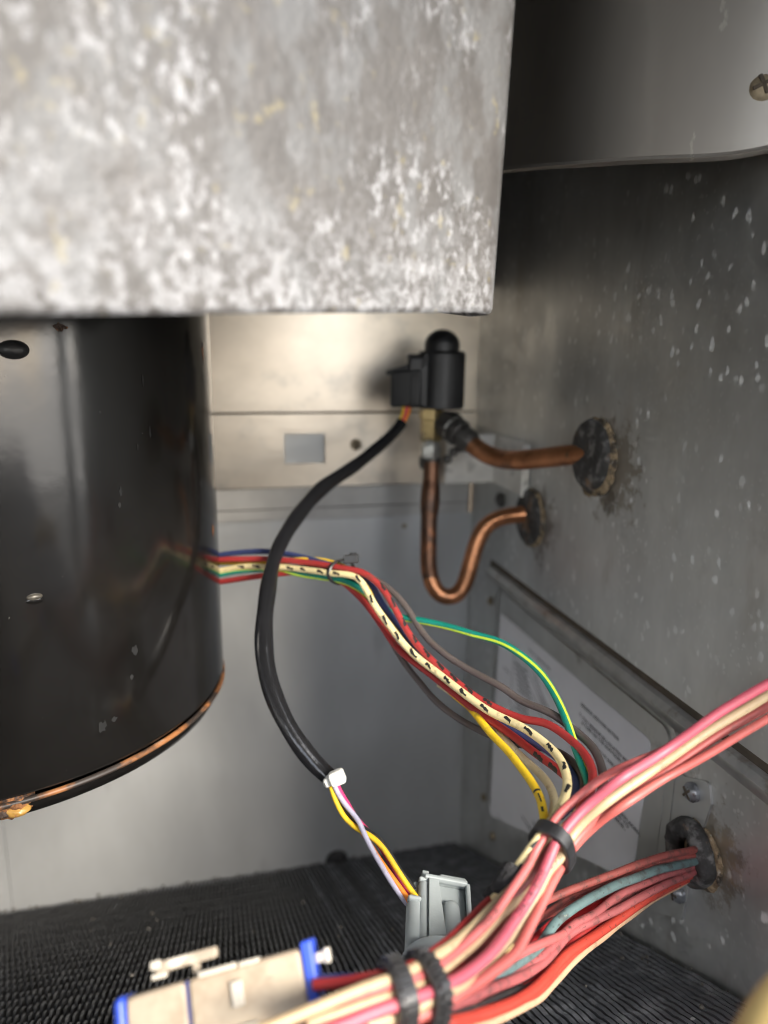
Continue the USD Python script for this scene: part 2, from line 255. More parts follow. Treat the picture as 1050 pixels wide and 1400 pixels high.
def revolve(profile, o, axis, n=48, hint=(0, 0, 1)):
    """profile: (radius, height) pairs, swept round axis through o; open profiles start and end at radius 0"""
    p = np.asarray(profile, float); a = np.linspace(0, 2 * math.pi, n, endpoint=False); x, y, z = basis(axis, hint)
    V = (np.asarray(o) + p[:, 0, None, None] * (np.cos(a)[None, :, None] * x + np.sin(a)[None, :, None] * y) + p[:, 1, None, None] * z).reshape(-1, 3)
    i, j = np.meshgrid(np.arange(len(p) - 1), np.arange(n), indexing='ij'); k = (j + 1) % n
    q = np.stack([i * n + j, i * n + k, (i + 1) * n + k, (i + 1) * n + j], -1).reshape(-1, 4)
    return V, np.vstack([q[:, [0, 1, 2]], q[:, [0, 2, 3]]])
def torus(o, axis, Rr, r, n=48, m=14, sx=1.0, hint=(0, 0, 1), wob=0.0, flat=1.0):
    a = np.linspace(0, 2 * math.pi, n, endpoint=False); b = np.linspace(0, 2 * math.pi, m, endpoint=False); x, y, z = basis(axis, hint)
    A, B = np.meshgrid(a, b, indexing='ij')
    rr = r * (1 + wob * (meshkit.noise(np.stack([3 * np.cos(A) + 7, 3 * np.sin(A), 1.5 * np.cos(B)], -1), 3) - 0.5) * 2)
    rad = Rr + rr * np.cos(B)
    V = (np.asarray(o) + (rad * np.cos(A) * sx)[..., None] * x + (rad * np.sin(A))[..., None] * y + (rr * np.sin(B) * flat)[..., None] * z).reshape(-1, 3)
    i, j = np.meshgrid(np.arange(n), np.arange(m), indexing='ij'); i2, j2 = (i + 1) % n, (j + 1) % m
    q = np.stack([i * m + j, i2 * m + j, i2 * m + j2, i * m + j2], -1).reshape(-1, 4)
    return V, np.vstack([q[:, [0, 1, 2]], q[:, [0, 2, 3]]])
def spline(p, n):
    p = np.asarray(p, float)
    from scipy.interpolate import CubicSpline
    d = np.r_[0, np.cumsum(np.sqrt(np.linalg.norm(np.diff(p, axis=0), axis=1)))]
    q = CubicSpline(d, p)(np.linspace(0, d[-1], n * 4))
    s = np.r_[0, np.cumsum(np.linalg.norm(np.diff(q, axis=0), axis=1))]
    t = np.linspace(0, s[-1], n); return np.stack([np.interp(t, s, q[:, k]) for k in range(3)], 1), t
class Path:
    """a round strand through world points, with a frame along it"""
    def __init__(self, pts, n=90):
        self.p, self.s = spline(pts, n); self.L = self.s[-1]
        T = np.gradient(self.p, axis=0); self.T = T / np.linalg.norm(T, axis=1, keepdims=True)
        N = CAM - self.p; N = N - self.T * np.sum(N * self.T, 1, keepdims=True); self.N = N / np.linalg.norm(N, axis=1, keepdims=True)
        self.B = np.cross(self.T, self.N)
    def at(self, s):
        g = lambda a: np.stack([np.interp(s, self.s, a[:, k]) for k in range(3)], -1)
        return g(self.p), g(self.T), g(self.N), g(self.B)
    def tube(self, r, sides=14, ends=True, sq=1.0):
        n = len(self.p); r = np.broadcast_to(np.asarray(r, float), n); a = np.linspace(0, 2 * math.pi, sides, endpoint=False)
        V = self.p[:, None] + r[:, None, None] * (np.cos(a)[None, :, None] * self.N[:, None] * sq + np.sin(a)[None, :, None] * self.B[:, None]); V = V.reshape(-1, 3)
        i, j = np.meshgrid(np.arange(n - 1), np.arange(sides), indexing='ij'); k = (j + 1) % sides
        q = np.stack([i * sides + j, i * sides + k, (i + 1) * sides + k, (i + 1) * sides + j], -1).reshape(-1, 4)[:, ::-1]
        f = [q[:, [0, 1, 2]], q[:, [0, 2, 3]]]
        if ends:
            m = len(V); V = np.vstack([V, self.p[:1], self.p[-1:]]); jj = np.arange(sides); kk = (jj + 1) % sides
            f += [np.stack([np.full(sides, m), jj, kk], 1), np.stack([np.full(sides, m + 1), (n - 1) * sides + kk, (n - 1) * sides + jj], 1)]
        f = np.vstack(f)
        if trimesh.Trimesh(V, f, process=False).volume < 0: f = f[:, ::-1]
        return V, f
    def band(self, r, s0, s1, a0, a1, lift=0.00007, n=None, m=5):
        """a printed band on the strand's skin between lengths s0..s1 and angles a0..a1 (0 faces the viewer's side); a0, a1 may vary along it"""
        n = n or max(2, int((s1 - s0) / 0.0012)); s = np.linspace(s0, s1, n); p, T, N, B = self.at(s)
        a0, a1 = np.broadcast_to(a0, n), np.broadcast_to(a1, n)
        a = a0[:, None] + (a1 - a0)[:, None] * np.linspace(0, 1, m)[None]
        V = (p[:, None] + (r + lift) * (np.cos(a)[..., None] * N[:, None] + np.sin(a)[..., None] * B[:, None])).reshape(-1, 3)
        i, j = np.meshgrid(np.arange(n - 1), np.arange(m - 1), indexing='ij')
        q = np.stack([i * m + j, i * m + j + 1, (i + 1) * m + j + 1, (i + 1) * m + j], -1).reshape(-1, 4)
        f = np.vstack([q[:, [0, 1, 2]], q[:, [0, 2, 3]]])
        v3 = V[f[0]]; nn = np.cross(v3[1] - v3[0], v3[2] - v3[0])
        return V, (f if nn @ (v3[0] - p[0]) > 0 else f[:, ::-1])
    def text(self, r, text, h, s0, ang=0.0, flip=False, lift=0.00004):
        v, f = arrs(meshkit.text_mesh(text, h, 0.00004)); v = v.copy()
        if flip: v[:, 0] = v[:, 0].max() - v[:, 0]; v[:, 1] = h - v[:, 1]
        p, T, N, B = self.at(s0 + v[:, 0]); a = ang + (v[:, 1] - h / 2) / r
        return p + (r + lift + v[:, 2])[:, None] * (np.cos(a)[:, None] * N - np.sin(a)[:, None] * B * -1), f
def pts(*a): return np.array([P(*q) for q in a])
def quad_sheet(c, t, nrm):
    """a thin closed sheet through the four corners c, of thickness t behind the normal nrm"""
    c = np.asarray(c, float); b = c - np.asarray(nrm) * t; v = np.vstack([c, b]); n = len(c)
    f = [[0, i, i + 1] for i in range(1, n - 1)] + [[n, n + i + 1, n + i] for i in range(1, n - 1)]
    for i in range(n): j = (i + 1) % n; f += [[i, n + i, n + j], [i, n + j, j]]
    f = np.array(f)
    return (v, f) if trimesh.Trimesh(v, f, process=False).volume > 0 else (v, f[:, ::-1])
def extrude(poly, t, o, ax, ay, az):
    return place(trimesh.creation.extrude_polygon(poly, t, engine='earcut'), o, ax, ay, az)
def screw_head(o, axis, r, phillips=True, tilt=0.4):
    prof = [(0, r * 0.62), (r * 0.45, r * 0.58), (r * 0.8, r * 0.40), (r, r * 0.12), (r, -r * 0.3), (0, -r * 0.3)]
    body = revolve(prof[::-1], o, axis, 20); x, y, z = basis(axis); c, s = math.cos(tilt), math.sin(tilt); x, y = x * c + y * s, y * c - x * s
    return body, [obox(np.asarray(o) + z * r * 0.58, a, b, z, r * 1.35, r * 0.26, r * 0.16, r * 0.05) for a, b in ((x, y), (y, x))[:2 if phillips else 1]]
AX, AY, AZ = np.eye(3)

# ================================================================== THE SETTING
zc = CAM[2]
Z0 = zc - 0.40; Z1 = zc + 0.215
g = part(None, 'ground', quad_sheet([(-40, -40, 0), (40, -40, 0), (40, 40, 0), (-40, 40, 0)], 0.1, AZ), M['ground'], False); tag(g.prim, kind='structure')
a_ = np.linspace(0, 2 * math.pi, 48, endpoint=False); g = part(None, 'added_dark_disc', quad_sheet(np.stack([5.2 * np.cos(a_), 5.2 * np.sin(a_), 0 * a_ + .006], 1), .005, AZ), M['dark_disc'], False); tag(g.prim, kind='structure')  # unseen dark disc, added to darken reflections low on the motor

# back panel: an upper sheet tinted with warm light, a strip with a cut-out below the seam, a gasket strip and the cool lower sheet
bw = Thing('wall_back', kind='structure', loc=(0, YB, Z0))
def zb(px, py): return on_back(px, py)[2]
z_seam, z_strip, z_gas = zb(470, 563.5), zb(470, 662), zb(470, 706)
XL = -0.34
def bsheet(x0, x1, z0, z1, off, t=0.0012): return obox(((x0 + x1) / 2, YB - off + t / 2, (z0 + z1) / 2), AX, AY, AZ, x1 - x0, t, z1 - z0, 0.0003)
part(bw, 'added_backing_sheet', obox(((XL + XR) / 2, YB + .004, (Z0 + Z1) / 2), AX, AY, AZ, XR - XL + .006, .002, Z1 - Z0, .0004), M['groove'])  # added behind the seams to stop sky light leaking through
part(bw, 'upper_sheet', bsheet(XL, XR, z_seam + 0.0006, zc + .042, 0.004), M['back_top'])
part(bw, 'added_dark_lining', bsheet(XL, XR, zc + .0426, Z1, 0.006, .003), M['lid'])  # unseen dark sheet, added to darken reflections in the right panel
h0, h1 = on_back(389, 634, .003), on_back(444, 592, .003)
strip = sbox(XL, z_strip, XR, z_seam - 0.0006).difference(sbox(h0[0], h0[2], h1[0], h1[2]))
part(bw, 'middle_strip', extrude(strip, 0.0014, (0, YB - 0.0030, 0), AX, AZ, -AY), M['back_top'])
part(bw, 'cutout_backing', bsheet(h0[0] - .01, h1[0] + .01, h0[2] - .006, h1[2] + .006, 0.0010, .001), M['back_low'])
part(bw, 'gasket_strip', bsheet(XL, XR - .004, zb(470, 690), z_strip - 0.0006, 0.0048, 0.004), M['foam'])
part(bw, 'gasket_strip', bsheet(XL, XR - .004, z_gas, zb(470, 690) - 0.0008, 0.0038, 0.003), M['foam'])
part(bw, 'lower_sheet', bsheet(-0.142, XR, Z0, z_gas - 0.0004, 0.0020), M['back_low'])
part(bw, 'lower_sheet', bsheet(XL, -0.1425, Z0, z_gas - 0.0004, 0.0012), M['back_low'])
b, sl = screw_head(on_back(487, 608, .0052), -AY, 0.0036); s = part(bw, 'screw', b, M['old_screw']); part(s, 'slot', sl, M['groove'])
b, _ = screw_head(on_back(553, 719, .003), -AY, 0.0016); part(bw, 'rivet', b, M['old_screw'])

# right panel
rw = Thing('wall_right', kind='structure', loc=(XR, 0.2, Z0))
YN = 0.03; YF = -0.10; YE = 0.116                                                    # front of the cabinet; near end of the side panel (the corner is opened to let light in)
part(rw, 'side_sheet', obox((XR + .001, (YE + YB) / 2, (Z0 + Z1) / 2), AX, AY, AZ, .002, YB - YE, Z1 - Z0, .0004), M['right'])
part(rw, 'added_corner_post', obox((XR + .006, .077, (Z0 + Z1) / 2), AX, AY, AZ, .010, .022, Z1 - Z0, .001), M['right'])  # unseen post, added to split the motor reflection into stripes
rz = on_right(672, 766)[2]; rz2 = on_right(960, 993)[2]; zr = (rz + rz2) / 2          # the pressed ridge and the dark brown groove over it
y_r0 = on_right(672, 766)[1]
def rail(y0, y1, z, prof):                                                            # prof: (offset from the wall, dz)
    a = [(XR - o, y0, z + d) for o, d in prof]; n = len(a); v = np.array(a + [(x, y1, zz) for x, _, zz in a]); f = []
    for i in range(n): j = (i + 1) % n; f += [[i, j, n + j], [i, n + j, n + i]]
    f += [[0, i + 1, i] for i in range(1, n - 1)] + [[n, n + i, n + i + 1] for i in range(1, n - 1)]
    f = np.array(f); return (v, f) if trimesh.Trimesh(v, f, process=False).volume > 0 else (v, f[:, ::-1])
part(rw, 'dark_brown_groove', rail(YE, y_r0, zr, [(0.0, 0.0022), (0.0005, 0.0016), (0.0005, -0.001), (0.0, -0.001)]), M['groove'])
part(rw, 'pressed_ridge', rail(YE, y_r0 - .002, zr, [(-.0005, -0.0005), (.0030, -0.0012), (.0048, -.0035), (.0046, -.0058), (.0028, -.0090), (-.0005, -.0105)]), M['ridge'])

# lid and left side of the cabinet, outside the frame: they shade the inside
cab = Thing('cabinet_lid', 'cabinet lid out of frame with an added dark underside', 'lid', (0, 0.22, Z1))
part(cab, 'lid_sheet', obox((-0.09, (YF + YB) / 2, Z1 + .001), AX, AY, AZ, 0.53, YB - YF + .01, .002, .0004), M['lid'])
wl = Thing('wall_left', kind='structure', loc=(XL, .2, Z0))
part(wl, 'side_sheet', obox((XL - .001, (YF + YB) / 2, (Z0 + Z1) / 2), AX, AY, AZ, .002, YB - YF, Z1 - Z0, .0004), M['back_low'])
wf = Thing('added_front', kind='structure', loc=(XL, YF, Z0))
for xa, xb, za in ((XL, -.30, Z0), (-.06, .07, Z0), (-.299, -.061, zc + .045)): part(wf, 'added_front_sheet', obox(((xa + xb) / 2, YF - .001, (za + Z1) / 2), AX, AY, AZ, xb - xa, .002, Z1 - za, .0004), M['back_low'])  # added front out of view, its gaps shaped for the incoming light

# ================================================================== ACCESS PANEL WITH ITS STICKER
c0, c1 = on_right(690, 812), on_right(905, 985); yA, yB_ = c0[1] + .004, on_right(893, 1160)[1] - 0.004
zt = (c0[2] + c1[2]) / 2
def zbot(y): return zfloor(y) + 0.036
pan = [(yA, zbot(yA)), (yB_, zbot(yB_)), (yB_, zt), (yA, zt)]
pan = Polygon(pan).buffer(-.006).buffer(.006, quad_segs=6)
ap = Thing('access_panel', 'grey steel panel with a white instruction sticker, low on the right side', 'panel', (XR, c1[1], zbot(yB_)))
part(ap, 'cover_plate', extrude(pan, .0012, (XR - .0012, 0, 0), AY, AZ, AX), M['access'])
for k in (0,):
    fr = pan.buffer(.0058 if k == 0 else .0012).difference(pan.buffer(.0040 if k == 0 else .0004))
    part(ap, 'frame_bead', extrude(fr, .0014 if k == 0 else .0016, (XR - (.0014 if k == 0 else .0016), 0, 0), AY, AZ, AX), M['access' if k == 0 else 'groove'])
lc = [on_right(687, 838), on_right(894, 1012), on_right(868, 1204), on_right(672, 1114)]
lp = Polygon([(c[1], c[2]) for c in lc]).buffer(-.003).buffer(.003, quad_segs=6)
st = part(ap, 'sticker', extrude(lp, .0003, (XR - .0015, 0, 0), AY, AZ, AX), M['paper'], label='off-white instruction sticker with black capitals')
def wtext(px, py, t, px1, mat_, bold=True, name='lettering'):
    """a line of lettering on the sticker from (px, py) as long as the way to px1 along the wall's level"""
    a = on_right(px, py, .0016); y1 = None
    for d in np.linspace(0, .4, 800):                                                  # walk towards the viewer until the line is long enough
        q = a - AY * d - CAM; c = np.array([q @ CR, q @ CD, q @ CF]); y1 = d
        if CX + F * c[0] / c[2] >= px1: break
    v, f = arrs(meshkit.text_mesh(t, 0.001, .00005, bold)); w = v[:, 0].max(); k = y1 / w
    hh = 1.5
    v = np.stack([v[:, 0] * k, v[:, 1] * hh, v[:, 2]], 1)
    part(st, name, place((v, f), a, -AY, AZ, -AX), mat_, False)
wtext(794, 964, 'SENSOR SERVICE NOTES:', 846, M['ink'])
wtext(792, 977, '1.', 795, M['ink']); wtext(796, 983, 'TXV SENSOR IS LOCATED WITHIN', 869, M['ink'])
wtext(795, 989, 'A TUBE ON THE SUCTION LINE.', 861, M['ink'])
wtext(790, 997, '2.', 793, M['ink']); wtext(795, 1004, 'DO NOT REMOVE INSULATION', 858, M['ink'])
wtext(822, 1053, 'MOTOR IS TO BE', 850, M['ink']); wtext(812, 1071, 'WIRED AS SHOWN', 848, M['ink'])
wtext(824, 1086, 'MUST BE REPLACED,', 874, M['ink']); wtext(820, 1088, 'ATTACHED TO', 859, M['ink']); wtext(830, 1107, 'LINES.', 854, M['ink'])
wtext(713, 1117, 'THE', 725, M['ink']); wtext(728, 1124, 'SEN', 738, M['ink']); wtext(724, 1134, 'LINE', 734, M['ink']); wtext(680, 1115, 'NOTICE', 704, M['dim_ink'], False)
wtext(722, 889, 'TXV SENSOR', 752, M['faint_ink']); wtext(689, 914, 'FIG.', 697, M['faint_ink'])
def wline(a, b, w, m):
    A, B = on_right(*a, .0017), on_right(*b, .0017); d = unit(B - A); n = np.cross(d, AX)
    part(st, 'diagram_line', quad_sheet([A - n * w, B - n * w, B + n * w, A + n * w], .00008, -AX), m, False)
for a, b in (((704, 893), (742, 985)), ((712, 897), (752, 985)), ((722, 900), (762, 1000)), ((703, 893), (697, 960)), ((696, 960), (742, 1010)), ((730, 925), (752, 985))): wline(a, b, .00035, M['dim_ink'])
for k in range(9):
    x, y = 703 + 1.2 * k % 7, 905 + 7.5 * k
    wline((x, y), (x + 17, y + 14), .0007, M['faint_ink'])
for px, py in ((670, 822), (661, 1090), (673, 1143)):
    b, _ = screw_head(on_right(px, py, .0012), -AX, .0026); part(ap, 'screw', b, M['old_screw'])
tabp = Polygon([(on_right(*q)[1], on_right(*q)[2]) for q in ((889, 1020), (940, 1062), (972, 1068), (975, 1100), (958, 1150), (945, 1195), (935, 1258), (900, 1245), (878, 1185), (893, 1110))])
tb = part(ap, 'end_tab', extrude(tabp.buffer(-.002).buffer(.002), .0010, (XR - .0010, 0, 0), AY, AZ, AX), M['access'])
for (px, py), t_ in (((945, 1083), .9), ((926, 1221), .2)):
    b, sl = screw_head(on_right(px, py, .0022), -AX, .0037, tilt=t_); s = part(ap, 'screw', b, M['screw']); part(s, 'slot', sl, M['groove'])

# ================================================================== COIL (the black finned floor)
coil = Thing('finned_coil', 'sloping black finned coil forming the floor of the cabinet', 'coil', (0, YB, ZF0))
sd = unit((0, -1, SLOPE)); sn = unit((0, SLOPE, 1))                                     # up the slope; out of the slope
Lc = 0.62; x0c, x1c = -0.335, XR - .0015
org = np.array([0, YB - .003, ZF0])
part(coil, 'core_slab', obox(org + sd * (Lc / 2) + AX * (x0c + x1c) / 2 - sn * .0095, AX, sd, sn, x1c - x0c, Lc, .009, .0005), M['core'])
ns = 170; pitch = 0.0027; ROW = 0.0100
sv = np.linspace(0, Lc, ns * 2)
nf = int((x1c - x0c) / pitch)
for i in range(nf):
    x = x0c + (i + .5) * pitch
    left = min(1, max(0, (0.06 - x) / 0.12))                                            # the rows show on the left, where the fins are notched
    ph = (sv / ROW) % 1.0
    notch = np.clip((np.abs(ph - .5) - .28) / .14, 0, 1)
    top = 0.0 - (0.0003 + .0022 * left) * notch + 0.00025 * np.sin(sv * 190 + i * 1.3)
    wv = 0.00005 * np.sin(sv * 300 + i * .9) + .0003 * (meshkit.noise(np.stack([sv * 60, np.full_like(sv, i * .7), sv * 0], -1), 5) - .5)
    hw0, hw1 = 0.00105 - .00025 * left, .00088 - .00042 * left
    rows = [(-hw0, -.0055), (-hw1, 0), (hw1, 0), (hw0, -.0055)]
    V = np.stack([org + sd * sv[:, None] + AX * (x + wv + a)[:, None] + sn * ((top if b == 0 else np.full_like(top, b)))[:, None] for a, b in rows], 1).reshape(-1, 3)
    n = len(sv); ii, jj = np.meshgrid(np.arange(n - 1), np.arange(3), indexing='ij')
    q = np.stack([ii * 4 + jj, (ii + 1) * 4 + jj, (ii + 1) * 4 + jj + 1, ii * 4 + jj + 1], -1).reshape(-1, 4)[:, ::-1]
    f = np.vstack([q[:, [0, 1, 2]], q[:, [0, 2, 3]]])
    if np.cross(V[f[1][1]] - V[f[1][0]], V[f[1][2]] - V[f[1][0]]) @ (sn if True else 0) < -1e-9: f = f[:, ::-1]
    part(coil, 'fin', (V, f), M['fin_pale' if x > .075 + .03 * math.sin(i) else 'fin'], 30)  # fins turn paler and bluer towards the right
for k in range(int(Lc / ROW)):
    s_ = (k + 0.0) * ROW
    a = org + sd * s_ + AX * x0c - sn * .0042; bb = org + sd * s_ + AX * (x1c) - sn * .0042
    part(coil, 'cross_tube', obox((a + bb) / 2, AX, sd, sn, x1c - x0c, .0022, .0022, .0006), M['core'])
deb = []; r_ = np.random.default_rng(21)
for i in range(210):
    if i < 110: x, y = r_.uniform(-.2, XR - .006), YB - .004 - abs(r_.normal(0, .005))
    elif i < 160: x, y = XR - .003 - abs(r_.normal(0, .012)), r_.uniform(.13, YB - .01)
    else: x, y = r_.uniform(-.12, .16), r_.uniform(.15, YB - .02)
    rd_ = r_.uniform(.0002, .0009); m_ = trimesh.creation.icosphere(0, rd_); v = m_.vertices * r_.uniform(.5, 1.5, 3) * (1 + r_.uniform(-.3, .3, (12, 1)))
    deb.append((v + (x, y, zfloor(y) + rd_ * .3 - .0008), m_.faces))
d_ = part(None, 'grit', deb, M['crumbs'], False); tag(d_.prim, 'tan grit and flakes scattered along the edges of the coil', 'grit', kind='stuff')
kb = on_back(461, 1179, .004)
single('drain_plug', revolve([(0, 0), (.0075, 0), (.0085, .002), (.0080, .0055), (.004, .0075), (0, .008)], kb + AY * .004, -AY, 24), M['dark_hole'], 'small black rubber plug at the foot of the back panel', 'plug')

# ================================================================== MOTOR (black can hanging on the left)
D0 = 0.312; mc = P(5, 944, D0); RM = 0.0945
zbase = mc[2] - 0.0085
mt = Thing('motor', 'glossy black cylindrical motor with a rusty seam round its bottom', 'motor', (mc[0], mc[1], zbase))
mo = np.array([mc[0], mc[1], 0])
zs = mc[2] + .0015
part(mt, 'shell', revolve([(0, zs + .002), (RM - .001, zs + .002), (RM, zs + .004), (RM, Z1 - .06), (RM - .006, Z1 - .05), (0, Z1 - .05)], mo, AZ, 160), M['gloss'], 40)
part(mt, 'weld_seam', torus(mo + AZ * zs, AZ, RM - .0003, .0010, 160, 10, wob=.6), M['seam'])
part(mt, 'end_cap', revolve([(0, zbase), (RM - .014, zbase), (RM - .007, zbase + .0012), (RM - .0028, zbase + .004), (RM - .0008, zbase + .0075), (RM - .0012, zs)], mo, AZ, 160), M['gloss'], 40)
def on_motor(px, py, rr=RM):
    r = ray(px, py); o = CAM - mo; a = r[0] ** 2 + r[1] ** 2; b = 2 * (o[0] * r[0] + o[1] * r[1]); c = o[0] ** 2 + o[1] ** 2 - rr ** 2
    t = (-b - math.sqrt(max(0, b * b - 4 * a * c))) / (2 * a); p = CAM + r * t; return p, unit([p[0] - mo[0], p[1] - mo[1], 0])
p, nn = on_motor(18, 478); u = np.cross(AZ, nn)
part(mt, 'rubber_stud', place(arrs(m3.Manifold.sphere(1, 24).scale((.0042, .0028, .0030))), p + nn * .001, u, AZ, nn), M['black_plastic'])
p, nn = on_motor(47, 816); u = np.cross(AZ, nn)
part(mt, 'punched_dimple', place(arrs(m3.Manifold.sphere(1, 20).scale((.0024, .0011, .0012))), p, u, AZ, nn), M['dent'])
part(mt, 'dimple_hollow', place(arrs(m3.Manifold.sphere(1, 20).scale((.0026, .0014, .0009))), p - AZ * .0011, u, AZ, nn), M['gloss'])
def motor_patch(px, py, rx, rz, m, seed, name='paint_scuff'):
    r_ = np.random.default_rng(seed); p, nn = on_motor(px, py); a0 = math.atan2(p[1] - mo[1], p[0] - mo[0]); n = 14
    an = np.linspace(0, 2 * math.pi, n, endpoint=False); k = r_.uniform(.6, 1.2, n)
    V = [p + nn * .00012] + [mo + (RM + .00010) * np.array([math.cos(a0 + rx * c / RM), math.sin(a0 + rx * c / RM), 0]) + AZ * (p[2] + rz * s_) for c, s_ in zip(np.cos(an) * k, np.sin(an) * k)]
    f = np.array([[0, 1 + i, 1 + (i + 1) % n] for i in range(n)]); V = np.array(V)
    if np.cross(V[1] - V[0], V[2] - V[0]) @ nn < 0: f = f[:, ::-1]
    part(mt, name, (V, f), m, True)
for i, (px, py, a, b, m) in enumerate(((140, 994, .0022, .0032, 'scratch'), (156, 983, .0016, .0014, 'scratch'), (184, 889, .0018, .0028, 'scratch'), (180, 925, .0013, .0014, 'scratch'), (205, 590, .0006, .003, 'scratch'), (195, 520, .0006, .003, 'scratch'), (165, 672, .0009, .0022, 'scratch'), (163, 690, .0008, .0016, 'scratch'), (188, 612, .0006, .002, 'scratch'), (277, 480, .0018, .005, 'seam'), (291, 725, .0018, .004, 'seam'), (82, 447, .003, .0018, 'rust'))):
    motor_patch(px, py, a * .7, b * .7, M[m], 40 + i)
# rusty drain boss under the cap
p = P(18, 1096, 0.236)
bo = meshkit
sp = trimesh.creation.icosphere(3); v = sp.vertices * (1 + .8 * (meshkit.fbm(sp.vertices * 3.2 + 5, 4) - .5)[:, None]); 
part(mt, 'rusty_boss', (v * (.0066, .0058, .0046) + p, sp.faces), M['rust'], True)
v = sp.vertices * (1 + .3 * (meshkit.fbm(sp.vertices * 2 + 9, 3) - .5)[:, None]) * (.0040, .0034, .0022); part(mt, 'amber_drip', (v + P(24, 1106, .234), sp.faces), M['amber'], True)

# ================================================================== CORRODED DRUM ACROSS THE TOP LEFT
A_ = P(-190, 432, 0.100); B_ = P(653, 427, 0.185)
zA = (A_[2] + B_[2]) / 2
du = unit([B_[0] - A_[0], B_[1] - A_[1], 0]); dn = np.array([du[1], -du[0], 0])          # along; towards the viewer
pl = []
Lp = np.linalg.norm((B_ - A_)[:2]); Rp = 0.016
for s_ in np.linspace(0, Lp, 60): pl.append((A_ + du * s_, dn, A_[2] + (B_[2] - A_[2]) * s_ / Lp))
cen = A_ + du * Lp - dn * Rp
for a in np.linspace(0, math.pi * .5, 24)[1:]: d = dn * math.cos(a) + du * math.sin(a); pl.append((cen + d * Rp, d, B_[2]))
last = pl[-1]; td = unit(pl[-1][0] * (1, 1, 0) - pl[-2][0] * (1, 1, 0))
for s_ in np.linspace(0, .05, 8)[1:]: pl.append((last[0] + td * s_, last[1], B_[2] + s_ * .12))
th = .0022; prof = []                                                                    # (inset, height over the rim): a rolled rim then the face
for a in np.linspace(-math.pi / 2, math.pi, 10)[::-1]: prof.append((th / 2 - th / 2 * math.cos(math.pi - a) if False else th / 2 * (1 - math.cos(a)) , th / 2 * (1 - abs(math.sin(a))) if a < 0 else th / 2))
hs = [.0, .0] 
prof = [(0, .205), (0, .16), (0, .12), (0, .06), (0, .03), (0, .012), (0.0, .0016), (.0003, .0006), (.0010, 0), (.0018, .0006), (th, .0016), (th, .03), (th, .205)]
V = []; 
for q, d, zz in pl:
    for o_, h in prof: V.append((q[0] - d[0] * o_ + du[0] * h * .05, q[1] - d[1] * o_ + du[1] * h * .05, zz + h))
V = np.array(V); n, m_ = len(pl), len(prof)
i, j = np.meshgrid(np.arange(n - 1), np.arange(m_), indexing='ij'); k = (j + 1) % m_
q = np.stack([i * m_ + j, i * m_ + k, (i + 1) * m_ + k, (i + 1) * m_ + j], -1).reshape(-1, 4)
f = np.vstack([q[:, [0, 1, 2]], q[:, [0, 2, 3]]])
if trimesh.Trimesh(V, f, process=False).volume < 0: f = f[:, ::-1]
single('metal_shroud', (V, f), M['drum'], 'galvanised steel shroud with white corrosion, large across the top left', 'shroud', smooth=40, loc=(cen[0], cen[1], zA))

# ================================================================== SCROLL HOUSING AT THE TOP RIGHT
sc_pts = [(640, 241, .330), (690, 236, .300), (745, 231, .262), (800, 228, .238), (860, 224, .2235), (930, 221, .2145), (1000, 217, .2085), (1060, 206, .2050), (1180, 190, .200)]
bot = spline([P(*q) for q in sc_pts], 40)[0]; zlow = bot[:, 2]
V = []
tg = np.gradient(bot * (1, 1, 0), axis=0); tg /= np.linalg.norm(tg, axis=1, keepdims=True); nrm = np.stack([tg[:, 1], -tg[:, 0], 0 * tg[:, 0]], 1)
hh = [.0, .0008, .002, .03, .06, .10, .14]
for i_, b_ in enumerate(bot):
    for h in hh: V.append(b_ + AZ * h - nrm[i_] * (h * h * 1.2) + nrm[i_] * (.0012 if h == .0008 else 0))
    for h in hh[::-1]: V.append(b_ + AZ * h - nrm[i_] * (h * h * 1.2 + .0015))
V = np.array(V); n, m_ = len(bot), 2 * len(hh)
i, j = np.meshgrid(np.arange(n - 1), np.arange(m_), indexing='ij'); k = (j + 1) % m_
q = np.stack([i * m_ + j, i * m_ + k, (i + 1) * m_ + k, (i + 1) * m_ + j], -1).reshape(-1, 4)
f = np.vstack([q[:, [0, 1, 2]], q[:, [0, 2, 3]]])
if trimesh.Trimesh(V, f, process=False).volume < 0: f = f[:, ::-1]
sh = Thing('blower_housing', 'smooth curved steel housing with a screw, at the top right over the side panel', 'housing', P(960, 220, .21))
part(sh, 'curved_sheet', (V, f), M['scroll'])
sp_ = P(1042, 121, .2045); b, sl = screw_head(sp_, -CF * .95 - CR * .3, .0044); s = part(sh, 'screw', b, M['old_screw']); part(s, 'slot', sl, M['groove'])
part(sh, 'hole_ring', torus(sp_ + CF * .0012, -CF * .95 - CR * .3, .0050, .0011, 28, 8), M['groove'])  # dark ring stands in for the shaded hole round the screw
cyl = Path(pts((690, 150, .335), (697, 90, .335), (712, 35, .335), (745, -30, .335), (800, -120, .335)))
part(sh, 'rolled_edge', cyl.tube(.0042, 16), M['scroll'])

